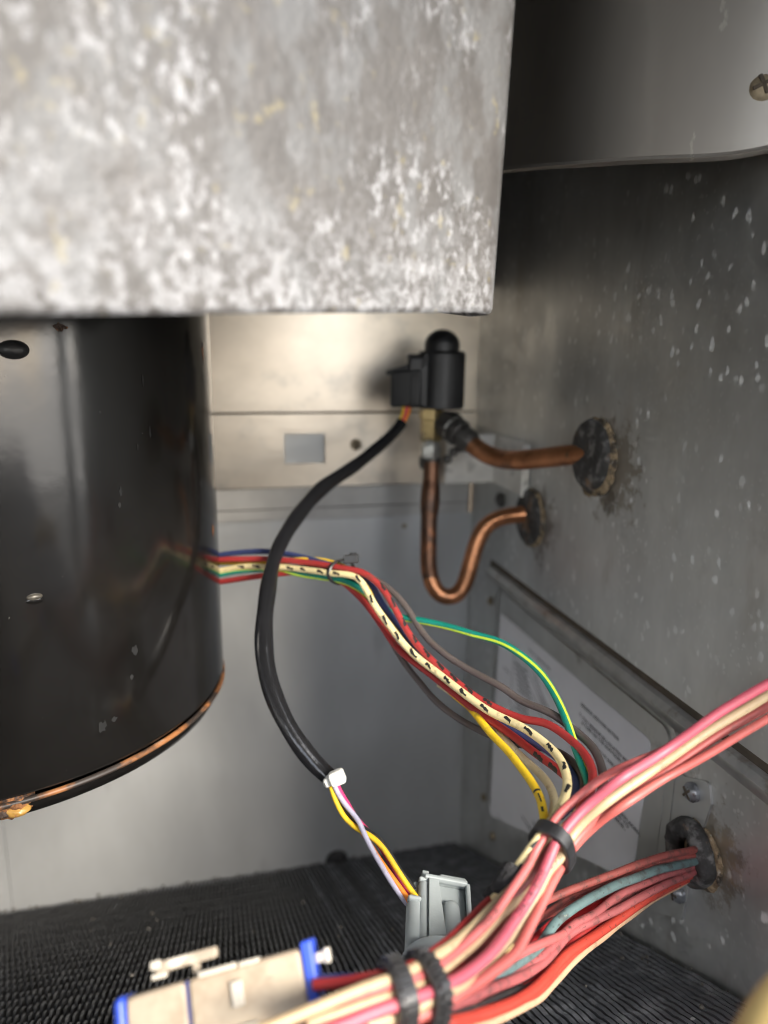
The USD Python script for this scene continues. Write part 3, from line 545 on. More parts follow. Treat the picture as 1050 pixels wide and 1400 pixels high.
# ================================================================== EXPANSION VALVE AND COPPER
vD = 0.408
va = Thing('expansion_valve', 'expansion valve with black coil and bent copper pipes in the back right corner', 'valve', P(600, 640, vD))
vc = P(602, 558, vD); s1 = vD / F                                                       # metres a pixel at the valve
def vz(py): return P(602, py, vD)[2]
rc = 32 * s1
part(va, 'coil_body', revolve([(0, vz(558)), (rc - .001, vz(558)), (rc, vz(556)), (rc, vz(484)), (rc - .0012, vz(480)), (0, vz(480))], (vc[0], vc[1], 0), AZ, 56), M['black_plastic'])
rd = 23.5 * s1
part(va, 'dome_cap', revolve([(0, vz(482)), (rd, vz(482)), (rd, vz(472))] + [(rd * math.cos(a), vz(472) + (vz(451) - vz(472)) * math.sin(a)) for a in np.linspace(.15, math.pi / 2, 9)], (vc[0], vc[1], 0), AZ, 40), M['black_plastic'])
part(va, 'coil_yoke', obox(P(577, 522, vD - .005), CR, AZ, np.cross(CR, AZ), 40 * s1, 68 * s1, .017, .002), M['black_plastic'])
part(va, 'coil_rib', obox(P(582, 520, vD - .0115), CR, AZ, np.cross(CR, AZ), .0020, .030, .004, .0006), M['black_plastic'])
part(va, 'top_flange', obox(P(577, 489, vD - .004), CR, AZ, np.cross(CR, AZ), .017, .004, .012, .001), M['black_plastic'])
ub = unit(CR * .95 - CF * .3); 
part(va, 'plug_socket', obox(P(558, 531, vD - .006), ub, AZ, np.cross(ub, AZ), 42 * s1, 48 * s1, .014, .0015), M['black_plastic'])
part(va, 'socket_lid', extrude(Polygon([(-.0105, -.0025), (.011, -.0005), (.014, .006), (.008, .0045), (-.0105, .0)]), .0135, P(561, 505, vD + .0005), ub, AZ, -np.cross(ub, AZ) * -1), M['black_plastic'])
part(va, 'socket_rib', obox(P(564, 535, vD - .0135), ub, AZ, np.cross(ub, AZ), .0022, .018, .002, .0006), M['black_plastic'])
part(va, 'valve_stem', revolve([(0, vz(604)), (14 * s1, vz(604)), (15 * s1, vz(600)), (15 * s1, vz(575)), (17 * s1, vz(573)), (17 * s1, vz(557)), (0, vz(557))], (*P(589, 580, vD)[:2], 0), AZ, 6), M['brass'], 25)
dn0 = P(589, 600, vD)
part(va, 'flare_nut', revolve([(0, vz(642)), (13 * s1, vz(642)), (15 * s1, vz(638)), (15 * s1, vz(626)), (0, vz(626))], (*dn0[:2], 0), AZ, 30), M['darkmetal'], 25)
part(va, 'flare_nut', revolve([(0, vz(626)), (13.5 * s1, vz(626)), (14 * s1, vz(612)), (10 * s1, vz(602)), (0, vz(602))], (*dn0[:2], 0), AZ, 6), M['steel'], 25)
p1 = pts((590, 632, vD), (589, 660, vD), (587, 700, vD), (586, 740, vD), (586, 772, vD), (591, 797, vD), (603, 813, vD), (619, 815, vD), (632, 804, vD), (641, 780, vD), (650, 748, vD - .001), (662, 723, vD - .002), (682, 709, vD - .004), (705, 704, vD - .008), (724, 701, vD - .009))
pa = Path(p1, 120); rr = np.full(120, 11.2 * s1); sw = np.exp(-((pa.s - pa.L * .135) / (pa.L * .055)) ** 4); rr = rr + sw * 2.0 * s1
k = int(120 * .42)
def cut(path, a, b): 
    q = Path.__new__(Path); q.__dict__ = {kk: v[a:b] if isinstance(v, np.ndarray) else v for kk, v in path.__dict__.items()}; return q
part(va, 'lower_pipe', cut(pa, 0, k + 1).tube(rr[:k + 1], 20), M['copper_dark'], 60, 'dark brown drop pipe'); part(va, 'lower_pipe', cut(pa, k, 120).tube(rr[k:], 20), M['copper'], 60, 'brighter copper bend into the side panel')
el = Path(pts((604, 574, vD), (616, 583, vD - .006), (630, 594, vD - .010), (648, 609, vD - .013)), 30)
part(va, 'elbow_body', el.tube(np.linspace(13.5, 13, 30) * s1, 20), M['darkmetal'], 60)
for t, r0, w in ((.28, 20, .0045), (.52, 18.5, .003), (.8, 15.5, .004)):
    c_, T_, _, _ = el.at(np.array([el.L * t])); part(va, 'union_nut', revolve([(0, -w), (r0 * s1 * .92, -w), (r0 * s1, -w * .7), (r0 * s1, w * .7), (r0 * s1 * .92, w), (0, w)], c_[0], T_[0], 6 if t < .5 else 24), M['darkmetal'], 25)
c_, T_, _, _ = el.at(np.array([el.L * .40])); part(va, 'bright_ring', torus(c_[0], T_[0], 16.5 * s1, 2.0 * s1, 32, 8), M['steel'])
up = Path(pts((644, 606, vD - .013), (660, 618, vD - .016), (680, 626.5, vD - .022), (710, 629, vD - .038), (745, 626, vD - .052), (780, 622, vD - .066), (812, 619, vD - .078)), 80)
part(va, 'upper_pipe', up.tube(np.r_[np.full(80, .0051)], 22), M['copper'], 60, 'copper pipe running into the upper grommet')
for px, py, d in ((620, 618, vD - .004), (628, 612, vD - .006), (612, 628, vD)):
    b, _ = screw_head(P(px, py, d), -CF, .0026); part(va, 'body_bolt', b, M['darkmetal'])
ws = [('orange', 561, 566), ('magenta', 558, 566), ('yellow', 553, 564)]

# bracket on the corner under the upper pipe
bk = Thing('corner_bracket', 'bare steel bracket bridging the back and side panels under the upper pipe', 'bracket', on_right(690, 655, .004))
zt_, zb_ = on_back(650, 594, .04)[2], on_back(650, 660, .04)[2]; x_l = on_back(608, 620, .04)[0]; yb_ = YB - .04
part(bk, 'front_plate', obox(((x_l + XR) / 2, yb_, (zt_ + zb_) / 2), AX, AY, AZ, XR - x_l - .001, .0016, zt_ - zb_, .0005), M['bracket'])
y_r = on_right(727, 630)[1]
part(bk, 'side_flange', obox((XR - .0012, (yb_ - .001 + y_r) / 2, (zt_ + zb_) / 2), AX, AY, AZ, .0016, yb_ - .002 - y_r, zt_ - zb_, .0005), M['bracket'])
part(bk, 'folded_edge', obox((XR - .0030, y_r + .001, (zt_ + zb_) / 2), AX, AY, AZ, .0050, .0014, zt_ - zb_ - .001, .0004), M['bracket'])
b, _ = screw_head(on_right(684, 683, .001), -AX, .0046); single('cap_screw', b, M['darkmetal'], 'dark round screw on the side panel left of the lower grommet', 'screw')

# ================================================================== GROMMETS ON THE SIDE PANEL
def lumpy_disc(o, axis, r, t, seed, hole=0.0, amp=.022):
    pr = [(0, 0), (r, 0), (r * 1.02, t * .4), (r * .97, t * .8), (r * .86, t), (r * .5, t * 1.02), (r * .25, t * .9), (0, t * .9)]
    pr2 = []
    for (a, b), (c, d) in zip(pr[:-1], pr[1:]):
        for k in range(4): pr2.append((a + (c - a) * k / 4, b + (d - b) * k / 4))
    v, f = revolve(pr2 + [pr[-1]], o, axis, 140); x, y, z = basis(axis)
    w = v - o; k = meshkit.fbm(v * 220, 4, seed) - .5; k2 = meshkit.fbm(v * 500, 3, seed + 4) - .5
    rad = w - np.outer(w @ z, z); return v + rad * (k * amp * 2)[:, None] + np.outer(k2, z) * t * .22, f
def crust(o, axis, r, seed, h=.0012):
    v, f = lumpy_disc(o, axis, r, h, seed, amp=.12); return v, f
o1 = on_right(814, 622); g1 = Thing('pipe_grommet', 'large round black foam grommet round the upper copper pipe', 'grommet', o1)
part(g1, 'foam_disc', lumpy_disc(o1 - AX * .0012, -AX, .0162, .0034, 11), M['rubber'], 50)
part(g1, 'sealant_crust', crust(o1 - AX * .0003 - AZ * .001 - AY * .0012, -AX, .0182, 12, .002), M['crust'], 50)
o2 = on_right(727, 707); g2 = Thing('pipe_grommet', 'dirty flat grommet round the lower copper bend', 'grommet', o2)
part(g2, 'foam_disc', lumpy_disc(o2 - AX * .0008, -AX, .0152, .0030, 21), M['rubber'], 50)
part(g2, 'sealant_crust', crust(o2 - AX * .0003 - AY * .001, -AX, .0166, 22, .0018), M['crust'], 50)
o3 = on_right(953, 1163); g3 = Thing('wire_grommet', 'thick black rubber ring where the dusty red wires enter the side panel', 'grommet', o3)
part(g3, 'rubber_ring', torus(o3 - AX * .0028, -AX, .0088, .0040, 60, 18, wob=.3), M['rubber'], 60)
part(g3, 'dark_bore', revolve([(0, 0), (.0075, 0), (.0075, .0016), (0, .0016)], o3, -AX, 32), M['core'])
part(g3, 'sealant_crust', crust(o3 - AX * .0002 - AY * .0018, -AX, .0125, 32, .0014), M['crust'], 50)

# ================================================================== WIRES
STRANDS = []
def wire(pl_, r, m, label, cat='wire', group=None, name='wire', n=100, marks=None, mname='printed_marks', mm=None):
    pth = Path(pts(*pl_), n)
    sd_ = len(STRANDS) * 3.7; k_w = np.clip(np.minimum(pth.s, pth.L - pth.s) / .01, 0, 1)[:, None]     # hand-laid wire is never quite smooth
    wv = [(meshkit.fbm(np.stack([pth.s * 42 + sd_, pth.s * 0 + o, pth.s * 0], 1), 2, 8) - .5)[:, None] * .0016 * k_w for o in (0, 9.3)]
    pth = Path(pth.p + pth.N * wv[0] * .6 + pth.B * wv[1], n); tube = pth.tube(r)
    STRANDS.append((pth, r))
    if not marks: single(name, tube, M[m], label, cat, group, 70, pth.p[0]); return pth
    t = Thing(name, label, cat, pth.p[0], group); part(t, 'insulation', tube, M[m], 70); part(t, mname, marks(pth), M[mm or 'wblack'], 40); return pth
RW = 0.00134
def s_at(pth, px, py):
    q = pth.p - CAM; c = np.stack([q @ CR, q @ CD, q @ CF], 1); x = CX + F * c[:, 0] / c[:, 2]; y = CY + F * c[:, 1] / c[:, 2]
    return pth.s[np.argmin((x - px) ** 2 + (y - py) ** 2)]
def dashes(r, a, b, step, ln, ang=0.0, seed=1, half=.75, sk=0.0):
    def f(pth):
        r_ = np.random.default_rng(seed); out = []; s0 = s_at(pth, *a); s1_ = s_at(pth, *b); s = s0
        while s < s1_:
            n = 6; e = r_.uniform(-.25, .25, n); L_ = ln * r_.uniform(.8, 1.2)
            an = ang + sk * (s - s0)
            out.append(pth.band(r, s, min(s + L_, pth.L), an - half + e + np.linspace(-.3, .3, n), an + half + e[::-1] + np.linspace(-.3, .3, n), n=n)); s += step * r_.uniform(.85, 1.15)
        return out
    return f
# the loom from the motor
wire([(262, 772, .345), (305, 766, .33), (380, 766, .318), (468, 777, .298), (497, 783, .292), (515, 795, .288), (530, 813, .284), (548, 845, .279), (570, 880, .273), (610, 920, .263), (645, 948, .254), (672, 963, .249), (716, 981, .240), (745, 987, .234), (778, 1007, .225), (802, 1032, .216), (811, 1061, .207), (805, 1085, .201), (790, 1112, .198)], RW, 'red',
     'red wire from the motor, uppermost red strand of the loom, with black smudged print', marks=dashes(RW, (520, 800), (690, 970), .0085, .0040, -.6, 3, .4))
wire([(262, 802, .342), (305, 794, .333), (360, 786, .322), (420, 783, .312), (462, 792, .303), (480, 803, .298), (500, 823, .293), (521, 852, .287), (545, 885, .279), (580, 915, .269), (640, 963, .254), (689, 997, .243), (730, 1028, .231), (766, 1055, .220), (784, 1078, .211), (787, 1105, .203)], RW, 'red',
     'red wire lowest in the motor loom, passing under the cream and blue strands', marks=dashes(RW, (735, 1030), (780, 1070), .008, .004, .4, 4, .6))
wire([(262, 784, .337), (305, 778, .331), (345, 773, .324), (400, 777, .312), (450, 783, .299), (487, 789, .291), (500, 805, .288), (513, 828, .284), (532, 855, .279), (559, 889, .272), (591, 916, .265), (643, 956, .251), (677, 977, .243), (711, 993, .235), (739, 1011, .227), (762, 1031, .219), (773, 1054, .211), (775, 1075, .204), (767, 1100, .197), (753, 1124, .191), (735, 1150, .186), (715, 1180, .184), (690, 1212, .182), (672, 1235, .184)], RW * 1.04, 'cream',
     'cream wire with black dashes crossing in front of the motor loom', marks=dashes(RW * 1.04, (330, 775), (705, 1190), .0098, .0038, -.1, 5, .36))
wire([(262, 770, .348), (305, 758, .340), (370, 755, .330), (430, 767, .313), (484, 781, .300), (500, 789, .296), (513, 807, .291), (527, 831, .287), (545, 855, .283), (569, 889, .277), (592, 913, .271), (650, 965, .256), (677, 986, .249), (711, 1004, .240), (743, 1023, .231), (768, 1042, .223), (785, 1061, .216), (789, 1079, .209), (782, 1098, .203), (765, 1115, .199)], RW, 'navy', 'navy blue wire lying beside the cream dashed strand of the loom')
wire([(440, 776, .313), (485, 784, .301), (510, 790, .296), (537, 809, .290), (559, 836, .285), (580, 868, .279), (607, 892, .272), (647, 919, .263), (687, 940, .254), (711, 957, .248), (748, 974, .239), (785, 997, .230), (807, 1016, .222), (820, 1038, .214), (825, 1063, .207), (822, 1084, .202), (808, 1106, .199)], RW, 'taupe', 'grey-brown wire swinging highest over the sticker')
wire([(440, 784, .315), (480, 795, .304), (512, 835, .294), (532, 868, .288), (548, 897, .284), (567, 924, .279), (595, 956, .272), (630, 983, .264), (668, 1003, .255), (700, 1014, .247), (735, 1021, .238), (766, 1029, .230), (785, 1044, .222), (796, 1064, .214), (797, 1085, .207), (785, 1110, .202)], RW * .96, 'taupe', 'grey-brown wire hanging lowest, looping under the yellow and cream strands')
wire([(262, 768, .343), (305, 768, .336), (400, 766, .318), (450, 768, .310), (485, 785, .304), (530, 845, .290), (575, 902, .276), (600, 926, .270), (622, 949, .262), (643, 967, .254), (666, 997, .243), (689, 1022, .233), (711, 1047, .223), (730, 1073, .213), (742, 1097, .204), (746, 1121, .196), (741, 1142, .191)], RW, 'yellow', 'bright yellow wire with a black T mark above the black clamp',
     marks=lambda p_: [p_.band(RW, s_at(p_, 736, 1086), s_at(p_, 736, 1086) + .0011, -.9, .9), p_.band(RW, s_at(p_, 738, 1090), s_at(p_, 742, 1104), -.18, .15), p_.band(RW, s_at(p_, 743, 1108), s_at(p_, 745, 1114), -.2, .35), p_.band(RW, s_at(p_, 744, 1112), s_at(p_, 746, 1119), .2, .7), p_.band(RW, s_at(p_, 708, 1042), s_at(p_, 734, 1083), 1.35, 1.75)])
wire([(600, 935, .272), (640, 962, .262), (668, 986, .252), (695, 1015, .241), (723, 1043, .230), (745, 1064, .220), (757, 1085, .211), (759, 1102, .204), (755, 1122, .198), (745, 1142, .193)], RW, 'cream_pale', 'plain cream wire between the yellow wire and the cream dashed wire')
gp = [(262, 792, .338), (305, 785, .332), (330, 780, .328), (358, 778, .324), (387, 778, .318), (417, 785, .311), (454, 790, .303), (474, 795, .299), (497, 808, .295), (520, 828, .292), (545, 842, .288), (569, 848, .283), (607, 856, .276), (647, 866, .268), (681, 876, .262), (716, 898, .254), (743, 924, .247), (760, 950, .240), (776, 985, .231), (787, 1021, .222), (800, 1056, .212), (806, 1085, .205), (798, 1108, .201)]
def green_marks(p_):
    s = np.linspace(.002, p_.L - .004, 200); tw = 1.0 * np.sin(s / p_.L * 6.5 - 1.3) + .15
    return [p_.band(RW, .002, p_.L - .004, tw - .33, tw + .33, n=200)]
wire(gp, RW, 'green', 'green wire with a yellow stripe arching over the sticker', mname='yellow_stripe', mm='lime', marks=green_marks)
wire([(262, 786, .345), (305, 783, .338), (380, 776, .326), (440, 778, .312), (480, 790, .303), (510, 815, .297), (540, 850, .290), (575, 893, .281), (606, 925, .273), (640, 955, .263), (672, 985, .254)], RW, 'black', 'black wire deep inside the motor loom')
# small tie on the loom
tc = P(467, 782, .3035); ax_ = unit(P(497, 785, .296) - P(440, 777, .312))
t1 = Thing('cable_tie', 'small charcoal cable tie holding the motor loom, its square head on top', 'cable tie', tc)
part(t1, 'strap', torus(tc, ax_, .0052, .0005, 48, 8, sx=1.5, hint=CD, flat=2.0), M['greytie'])
hp = P(480, 764, .300); ux = unit(CR - CD * .05); part(t1, 'head', obox(hp, ux, -CD, -CF, .0062, .0038, .0046, .0005), M['greytie']); part(t1, 'pawl', obox(hp - CD * .0019 + CR * .0008, ux, -CD, -CF, .0030, .0014, .0030, .0003), M['greytie'])

# ================================================================== SLEEVED SENSOR CABLE
sc = Path(pts((556, 562, .398), (549, 578, .396), (535, 595, .391), (516, 612, .384), (490, 633, .374), (462, 652, .362), (440, 668, .353), (415, 695, .340), (392, 728, .325), (375, 765, .311), (366, 810, .299), (361, 860, .288), (363, 905, .281), (374, 950, .275), (395, 995, .270), (423, 1035, .267), (453, 1064, .264)), 160)
st_ = Thing('sensor_cable', 'thick glossy black sleeved cable curving from the valve coil down to the white tie', 'cable', sc.p[0])
k0 = 5
rs = .00345 + .00035 * (meshkit.noise(np.stack([sc.s * 38, sc.s * 0, sc.s * 0], 1), 4) - .5) * 2 + .00012 * np.sin(sc.s * 260)
k_ = cut(sc, k0, 160); part(st_, 'sleeve', k_.tube(rs[k0:], 22, sq=.92), M['sleeve'], 70)
for i, (c, dx) in enumerate((('yellow', -4), ('magenta', 0), ('orange', 4.5))):
    part(st_, 'core_wire', Path(pts((555 + dx, 552, .402), (555 + dx * .9, 562, .3985), (548 + dx * .7, 580, .3945)), 14).tube(.00095, 10), M[c], 70)
lw = .00092
thin = [('yellow', 'yellow', ((452, 1064, .262), (454, 1080, .259), (463, 1103, .256), (473, 1119, .254), (489, 1133, .2515), (505, 1142, .2485), (521, 1156, .246), (537, 1179, .243), (553, 1204, .2405), (572, 1230, .237))),
        ('lilac', 'grey', ((455, 1062, .2605), (458, 1076, .2585), (473, 1101, .255), (489, 1121, .2515), (500, 1144, .2475), (516, 1174, .2435), (534, 1204, .2405), (557, 1236, .2375))),
        ('orange', 'orange', ((457, 1064, .264), (468, 1100, .259), (488, 1128, .256), (504, 1151, .250), (514, 1168, .2455), (536, 1199, .2415), (562, 1236, .2365))),
        ('magenta', 'pink', ((459, 1064, .2615), (463, 1078, .2595), (475, 1099, .2565), (486, 1117, .2545), (500, 1133, .2535), (515, 1150, .252), (540, 1190, .247), (568, 1230, .241))),
        ('wblack', 'black', ((452, 1062, .2605), (456, 1078, .2595), (468, 1102, .257), (485, 1122, .2545), (503, 1136, .252), (523, 1153, .249), (541, 1181, .246), (560, 1208, .243), (578, 1230, .240)))]
for m_, nm, pl_ in thin: part(st_, 'core_wire', Path(pts(*pl_), 70).tube(lw, 12), M[m_], 70)
wc = P(456, 1064, .2615); wa = unit(P(466, 1080, .259) - P(446, 1052, .263)); wx = unit(np.cross(wa, -CF)); 
wt = Thing('cable_tie', 'white nylon cable tie at the lower end of the black sleeve', 'cable tie', wc)
part(wt, 'strap', torus(wc, wa, .0036, .0007, 36, 8, flat=2.2), M['whitetie'])
part(wt, 'head', obox(P(461, 1063, .2575), unit(CR * .92 - CD * .38), unit(CD * .92 + CR * .38), -CF, .0058, .0052, .0046, .0011), M['whitetie'])
part(wt, 'tail', obox(P(449, 1069, .2585), unit(CR * .92 - CD * .38), unit(CD * .92 + CR * .38), -CF, .0030, .0034, .0022, .0007), M['whitetie'])

# ================================================================== GREY CONNECTOR
gD = .232; q = gD / F                                                                  # metres a pixel here
go = P(600, 1252, gD)
gv = unit(-CR * .06 + CD * .34 - CF * .93); VS = 1.3; gu = unit(CR * .97 + CD * .18 + CF * .0); gu = unit(gu - gv * (gu @ gv)); gw = np.cross(gu, gv); gw = gw if gw @ CF < 0 else -gw
gc = Thing('connector', 'pale grey round plastic connector with a square latch frame', 'connector', go)
def G(u, v, w): return go + (gu * u + gv * v * VS + gw * w) * q
def gbox(u, v, w, su, sv_, sw, r=1.5): return obox(G(u, v, w), gu, gv, gw, su * q, sv_ * VS * q, sw * q, r * q)
def gcyl(u, v0, v1, w, r, n=32): return revolve([(0, 0), (r * q * .9, 0), (r * q, .0004), (r * q, (v1 - v0) * VS * q)] + [(0, (v1 - v0) * VS * q)], G(u, v0, w), gv, n)
part(gc, 'body', [gbox(2, 2, -15, 76, 88, 22, 3), gcyl(-34, -10, 56, -4, 11), gcyl(-20, -36, 54, -2, 10)], M['grey_plastic'], 40)
part(gc, 'latch_barrel', place(arrs(m3.Manifold.batch_hull([m3.Manifold.sphere(13 * q, 28).translate((0, 0, -14 * q)), m3.Manifold.cylinder(2 * q, 15 * q, 16 * q, 32).translate((0, 0, 44 * q))])), G(17, 0, -3), gu, -gw, gv), M['grey_plastic'], 50)
part(gc, 'latch_rib', place(arrs(m3.Manifold.batch_hull([rbox(14 * q, 3 * q, 5 * q, .8 * q).translate((0, -36 * VS * q, 0)), rbox(24 * q, 3 * q, 5 * q, .8 * q).translate((5 * q, 34 * VS * q, 0))])), G(-9, 0, 10), gu, gv, gw), M['grey_plastic'], 40)
part(gc, 'latch_frame', [gbox(9, -40, 9, 62, 5, 9, 2), gbox(41, -12, 7, 6, 56, 9, 2), gbox(36, 20, -2, 14, 6, 22, 2)], M['grey_plastic'], 40)
part(gc, 'frame_back', [gbox(20, -46, -4, 42, 8, 24, 4), gbox(43, -16, -6, 5, 56, 20, 2), gbox(-20, -46, -2, 10, 9, 18, 1.5), gbox(-7, -44, -6, 14, 8, 16, 1.5)], M['grey_plastic'], 40)
part(gc, 'wire_gland', [gbox(-35, -12, 3, 19, 5, 14, 3), gbox(-22, -39, 3, 15, 5, 12, 3)], M['grey_plastic'], 40)
co = G(3, 46, -10); ro = 51 * q
part(gc, 'collar', revolve([(ro * .84, .001), (ro * .84, .0082), (ro * .92, .0086), (ro, .0080), (ro, .0008), (ro * .94, 0), (ro * .84, .001)], co, gv, 72), M['grey_plastic'], 35)
part(gc, 'seal', revolve([(0, .0005), (ro * .84, .0005), (ro * .84, .0052), (ro * .62, .0058), (ro * .55, .0040), (0, .0040)], co, gv, 48), M['seal'], 35)

# ================================================================== IVORY CONNECTOR
iD = .150; qi = iD / F
io = P(302, 1372, iD)
iu = unit(CR * .965 - CD * .215 + CF * .10); iv = unit(CD * .93 + CR * .24 - CF * .50); iv = unit(iv - iu * (iu @ iv)); iw = np.cross(iu, iv); iw = iw if iw @ CF < 0 else -iw
ic = Thing('connector', 'dirty ivory rectangular connector with blue locks at both ends', 'connector', io)
def ib(u, v, w, su, sv_, sw, r=2.0): return obox(io + (iu * u + iv * v + iw * w) * qi, iu, iv, iw, su * qi, sv_ * qi, sw * qi, r * qi)
part(ic, 'left_half', ib(-84, 4, -22, 84, 84, 60, 7), M['ivory']); part(ic, 'right_half', ib(40, 4, -20, 158, 86, 64, 7), M['ivory'])
part(ic, 'seam', ib(-41, 4, -22, 5, 82, 58, 1), M['wnavy'])
part(ic, 'blue_lock', ib(127, 2, -20, 17, 96, 70, 4), M['blue_lock']); part(ic, 'blue_lock', ib(-133, 4, -22, 18, 90, 66, 8), M['blue_lock'])
part(ic, 'top_rail', ib(2, -40, 4, 54, 8, 16, 3), M['ivory_white']); part(ic, 'top_rail', ib(46, -39, 4, 30, 7, 16, 3), M['ivory_white'])
part(ic, 'latch_tab', ib(27, -7, 15, 16, 30, 9, 2), M['ivory_white'], label='clean white raised tab'); part(ic, 'latch_block', [ib(20, 42, 14, 60, 26, 10, 2), ib(-18, 46, 13, 24, 22, 10, 2)], M['ivory_white'])
part(ic, 'latch_arm', [ib(-42, -62, -8, 88, 15, 16, 4), ib(-30, -50, -12, 10, 18, 12, 2)], M['dirty_nylon']); part(ic, 'arm_tip', [ib(-84, -66, -4, 15, 12, 13, 3), ib(-80, -52, -4, 22, 8, 12, 3)], M['ivory_white'])
part(ic, 'end_peg', [ib(143, -20, -20, 18, 14, 20, 3), ib(151, -20, -20, 10, 20, 24, 3)], M['ivory_white']); part(ic, 'end_peg', ib(-150, 6, -24, 18, 18, 22, 4), M['ivory']); part(ic, 'end_hook', ib(-128, 28, 12, 22, 14, 12, 3), M['ivory_white'])

# ================================================================== PINK BUNDLE
Rb = .00115; BG = 'strands of the pink bundle'
def bw_(pl_, m, label, r=Rb, **k): return wire(pl_, r, m, label, n=120, **k)
def TX(r, t, h, a, ang=0.0, flip=False): return lambda p_: [p_.text(r, t, h, s_at(p_, *a), ang, flip)]
bw_([(1085, 911, .192), (1050, 936, .193), (1000, 966, .194), (950, 999, .194), (900, 1033, .193), (850, 1064, .187), (815, 1090, .188), (785, 1118, .187), (762, 1150, .184), (756, 1163, .183), (746, 1189, .180), (731, 1219, .176), (714, 1248, .172), (694, 1277, .167), (672, 1302, .162), (640, 1330, .156), (608, 1350, .150), (575, 1364, .1455), (520, 1383, .141), (430, 1415, .135)], 'hotpink',
    'bright pink wire with a printed code, above the cream strand where it leaves the frame', r=.00132, marks=TX(.00132, 'ECC3-A-1ASI', .0014, (744, 1192), .1))
bw_([(940, 1008, .198), (905, 1028, .198), (870, 1044, .193), (830, 1060, .194), (795, 1086, .1925), (765, 1115, .190), (744, 1146, .186), (733, 1165, .184), (722, 1186, .181), (692, 1225, .175), (657, 1266, .168), (622, 1300, .160), (590, 1323, .152), (555, 1340, .147), (480, 1364, .141), (380, 1402, .135)], 'pink',
    'salmon-pink wire highest in the bundle right above the black clamp', marks=TX(Rb, 'A-4P31', .0013, (676, 1243), .1))
bw_([(1085, 923, .194), (1050, 948, .195), (1000, 979, .196), (930, 1028, .1955), (880, 1062, .194), (830, 1098, .1895), (798, 1126, .190), (772, 1160, .187), (764, 1174, .184), (750, 1190, .1825), (740, 1210, .181), (724, 1240, .178), (700, 1282, .172), (672, 1312, .165), (650, 1332, .160), (630, 1346, .1545), (600, 1356, .149), (575, 1372, .1465), (500, 1400, .141)], 'bcream',
    'cream wire between pink strands, running out at the right edge', r=.00132, marks=TX(.00132, 'ECC3', .0011, (764, 1172), .0))
bw_([(1085, 942, .199), (1050, 966, .200), (1000, 996, .200), (940, 1033, .199), (890, 1066, .197), (840, 1101, .193), (805, 1131, .193), (777, 1166, .190), (768, 1185, .187), (756, 1206, .183), (739, 1241, .1775), (722, 1275, .1725), (706, 1302, .168), (679, 1325, .162), (645, 1350, .156), (611, 1369, .150), (575, 1388, .1465), (540, 1400, .144), (480, 1425, .14)], 'salmon',
    'salmon wire rightmost of the strands below the black clamp', r=.0013)
bw_([(1085, 959, .194), (1050, 983, .195), (1000, 1013, .196), (950, 1042, .196), (900, 1070, .195), (850, 1102, .190), (812, 1130, .193), (782, 1162, .1925), (770, 1180, .191), (752, 1200, .187), (735, 1230, .182), (712, 1262, .177), (680, 1300, .170), (640, 1335, .162), (600, 1368, .154), (560, 1392, .149), (500, 1420, .144)], 'salmon',
    'salmon wire lowest of the strands leaving at the right edge')
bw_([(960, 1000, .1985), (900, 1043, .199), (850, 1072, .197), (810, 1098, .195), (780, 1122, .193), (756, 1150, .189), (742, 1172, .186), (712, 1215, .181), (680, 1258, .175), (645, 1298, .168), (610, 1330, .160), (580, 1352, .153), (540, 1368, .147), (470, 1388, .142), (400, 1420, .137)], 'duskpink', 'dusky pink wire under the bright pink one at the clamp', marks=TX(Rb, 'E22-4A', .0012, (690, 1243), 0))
bw_([(790, 1110, .1945), (760, 1140, .190), (741, 1155, .187), (722, 1190, .183), (700, 1218, .179), (677, 1240, .1755), (640, 1276, .167), (608, 1299, .158), (580, 1315, .152), (548, 1333, .147), (480, 1358, .141), (390, 1395, .135), (340, 1415, .132)], 'bcream', 'cream wire at the upper edge of the bundle beside the grey connector', r=.0012)
bw_([(770, 1140, .196), (752, 1160, .190), (736, 1190, .186), (724, 1211, .1825), (705, 1232, .1785), (685, 1253, .174), (655, 1285, .167), (625, 1310, .160), (595, 1334, .1525), (560, 1352, .147), (500, 1372, .142), (420, 1402, .137)], 'bcream', 'thin cream wire seen in a gap between two pink strands', r=.0011)
bw_([(700, 1190, .192), (690, 1206, .188), (678, 1222, .185), (660, 1240, .180), (640, 1262, .173), (615, 1287, .164), (590, 1307, .156), (560, 1325, .150), (520, 1336, .148), (470, 1343, .148), (430, 1346, .149)], 'dark_red', 'dark red wire coming out of the black tape beside the grey connector')
bw_([(962, 1178, .272), (900, 1207, .257), (830, 1246, .238), (785, 1270, .222), (740, 1290, .192), (700, 1310, .180), (660, 1340, .168), (620, 1365, .158), (585, 1384, .1515), (550, 1402, .148), (500, 1430, .145)], 'pink', 'pink wire low in the twin ribbed ties')
bw_([(720, 1240, .186), (690, 1275, .179), (650, 1305, .170), (612, 1333, .160), (582, 1348, .153), (545, 1350, .1475), (470, 1366, .1425), (400, 1390, .138), (350, 1410, .135)], 'pink', 'pink wire uppermost where the bundle passes the ivory connector')
bw_([(640, 1345, .164), (600, 1370, .156), (560, 1384, .149), (520, 1392, .144), (440, 1408, .138)], 'salmon', 'salmon wire in the lower middle of the bundle left of the ties')
bw_([(620, 1320, .166), (580, 1335, .156), (540, 1342, .151), (500, 1341, .1505), (460, 1341, .151), (425, 1342, .152)], 'wnavy', 'navy wire leading into the right end of the ivory connector', r=.0013, marks=TX(.0013, 'SZE', .0013, (468, 1342), -.3), mm='yellow')
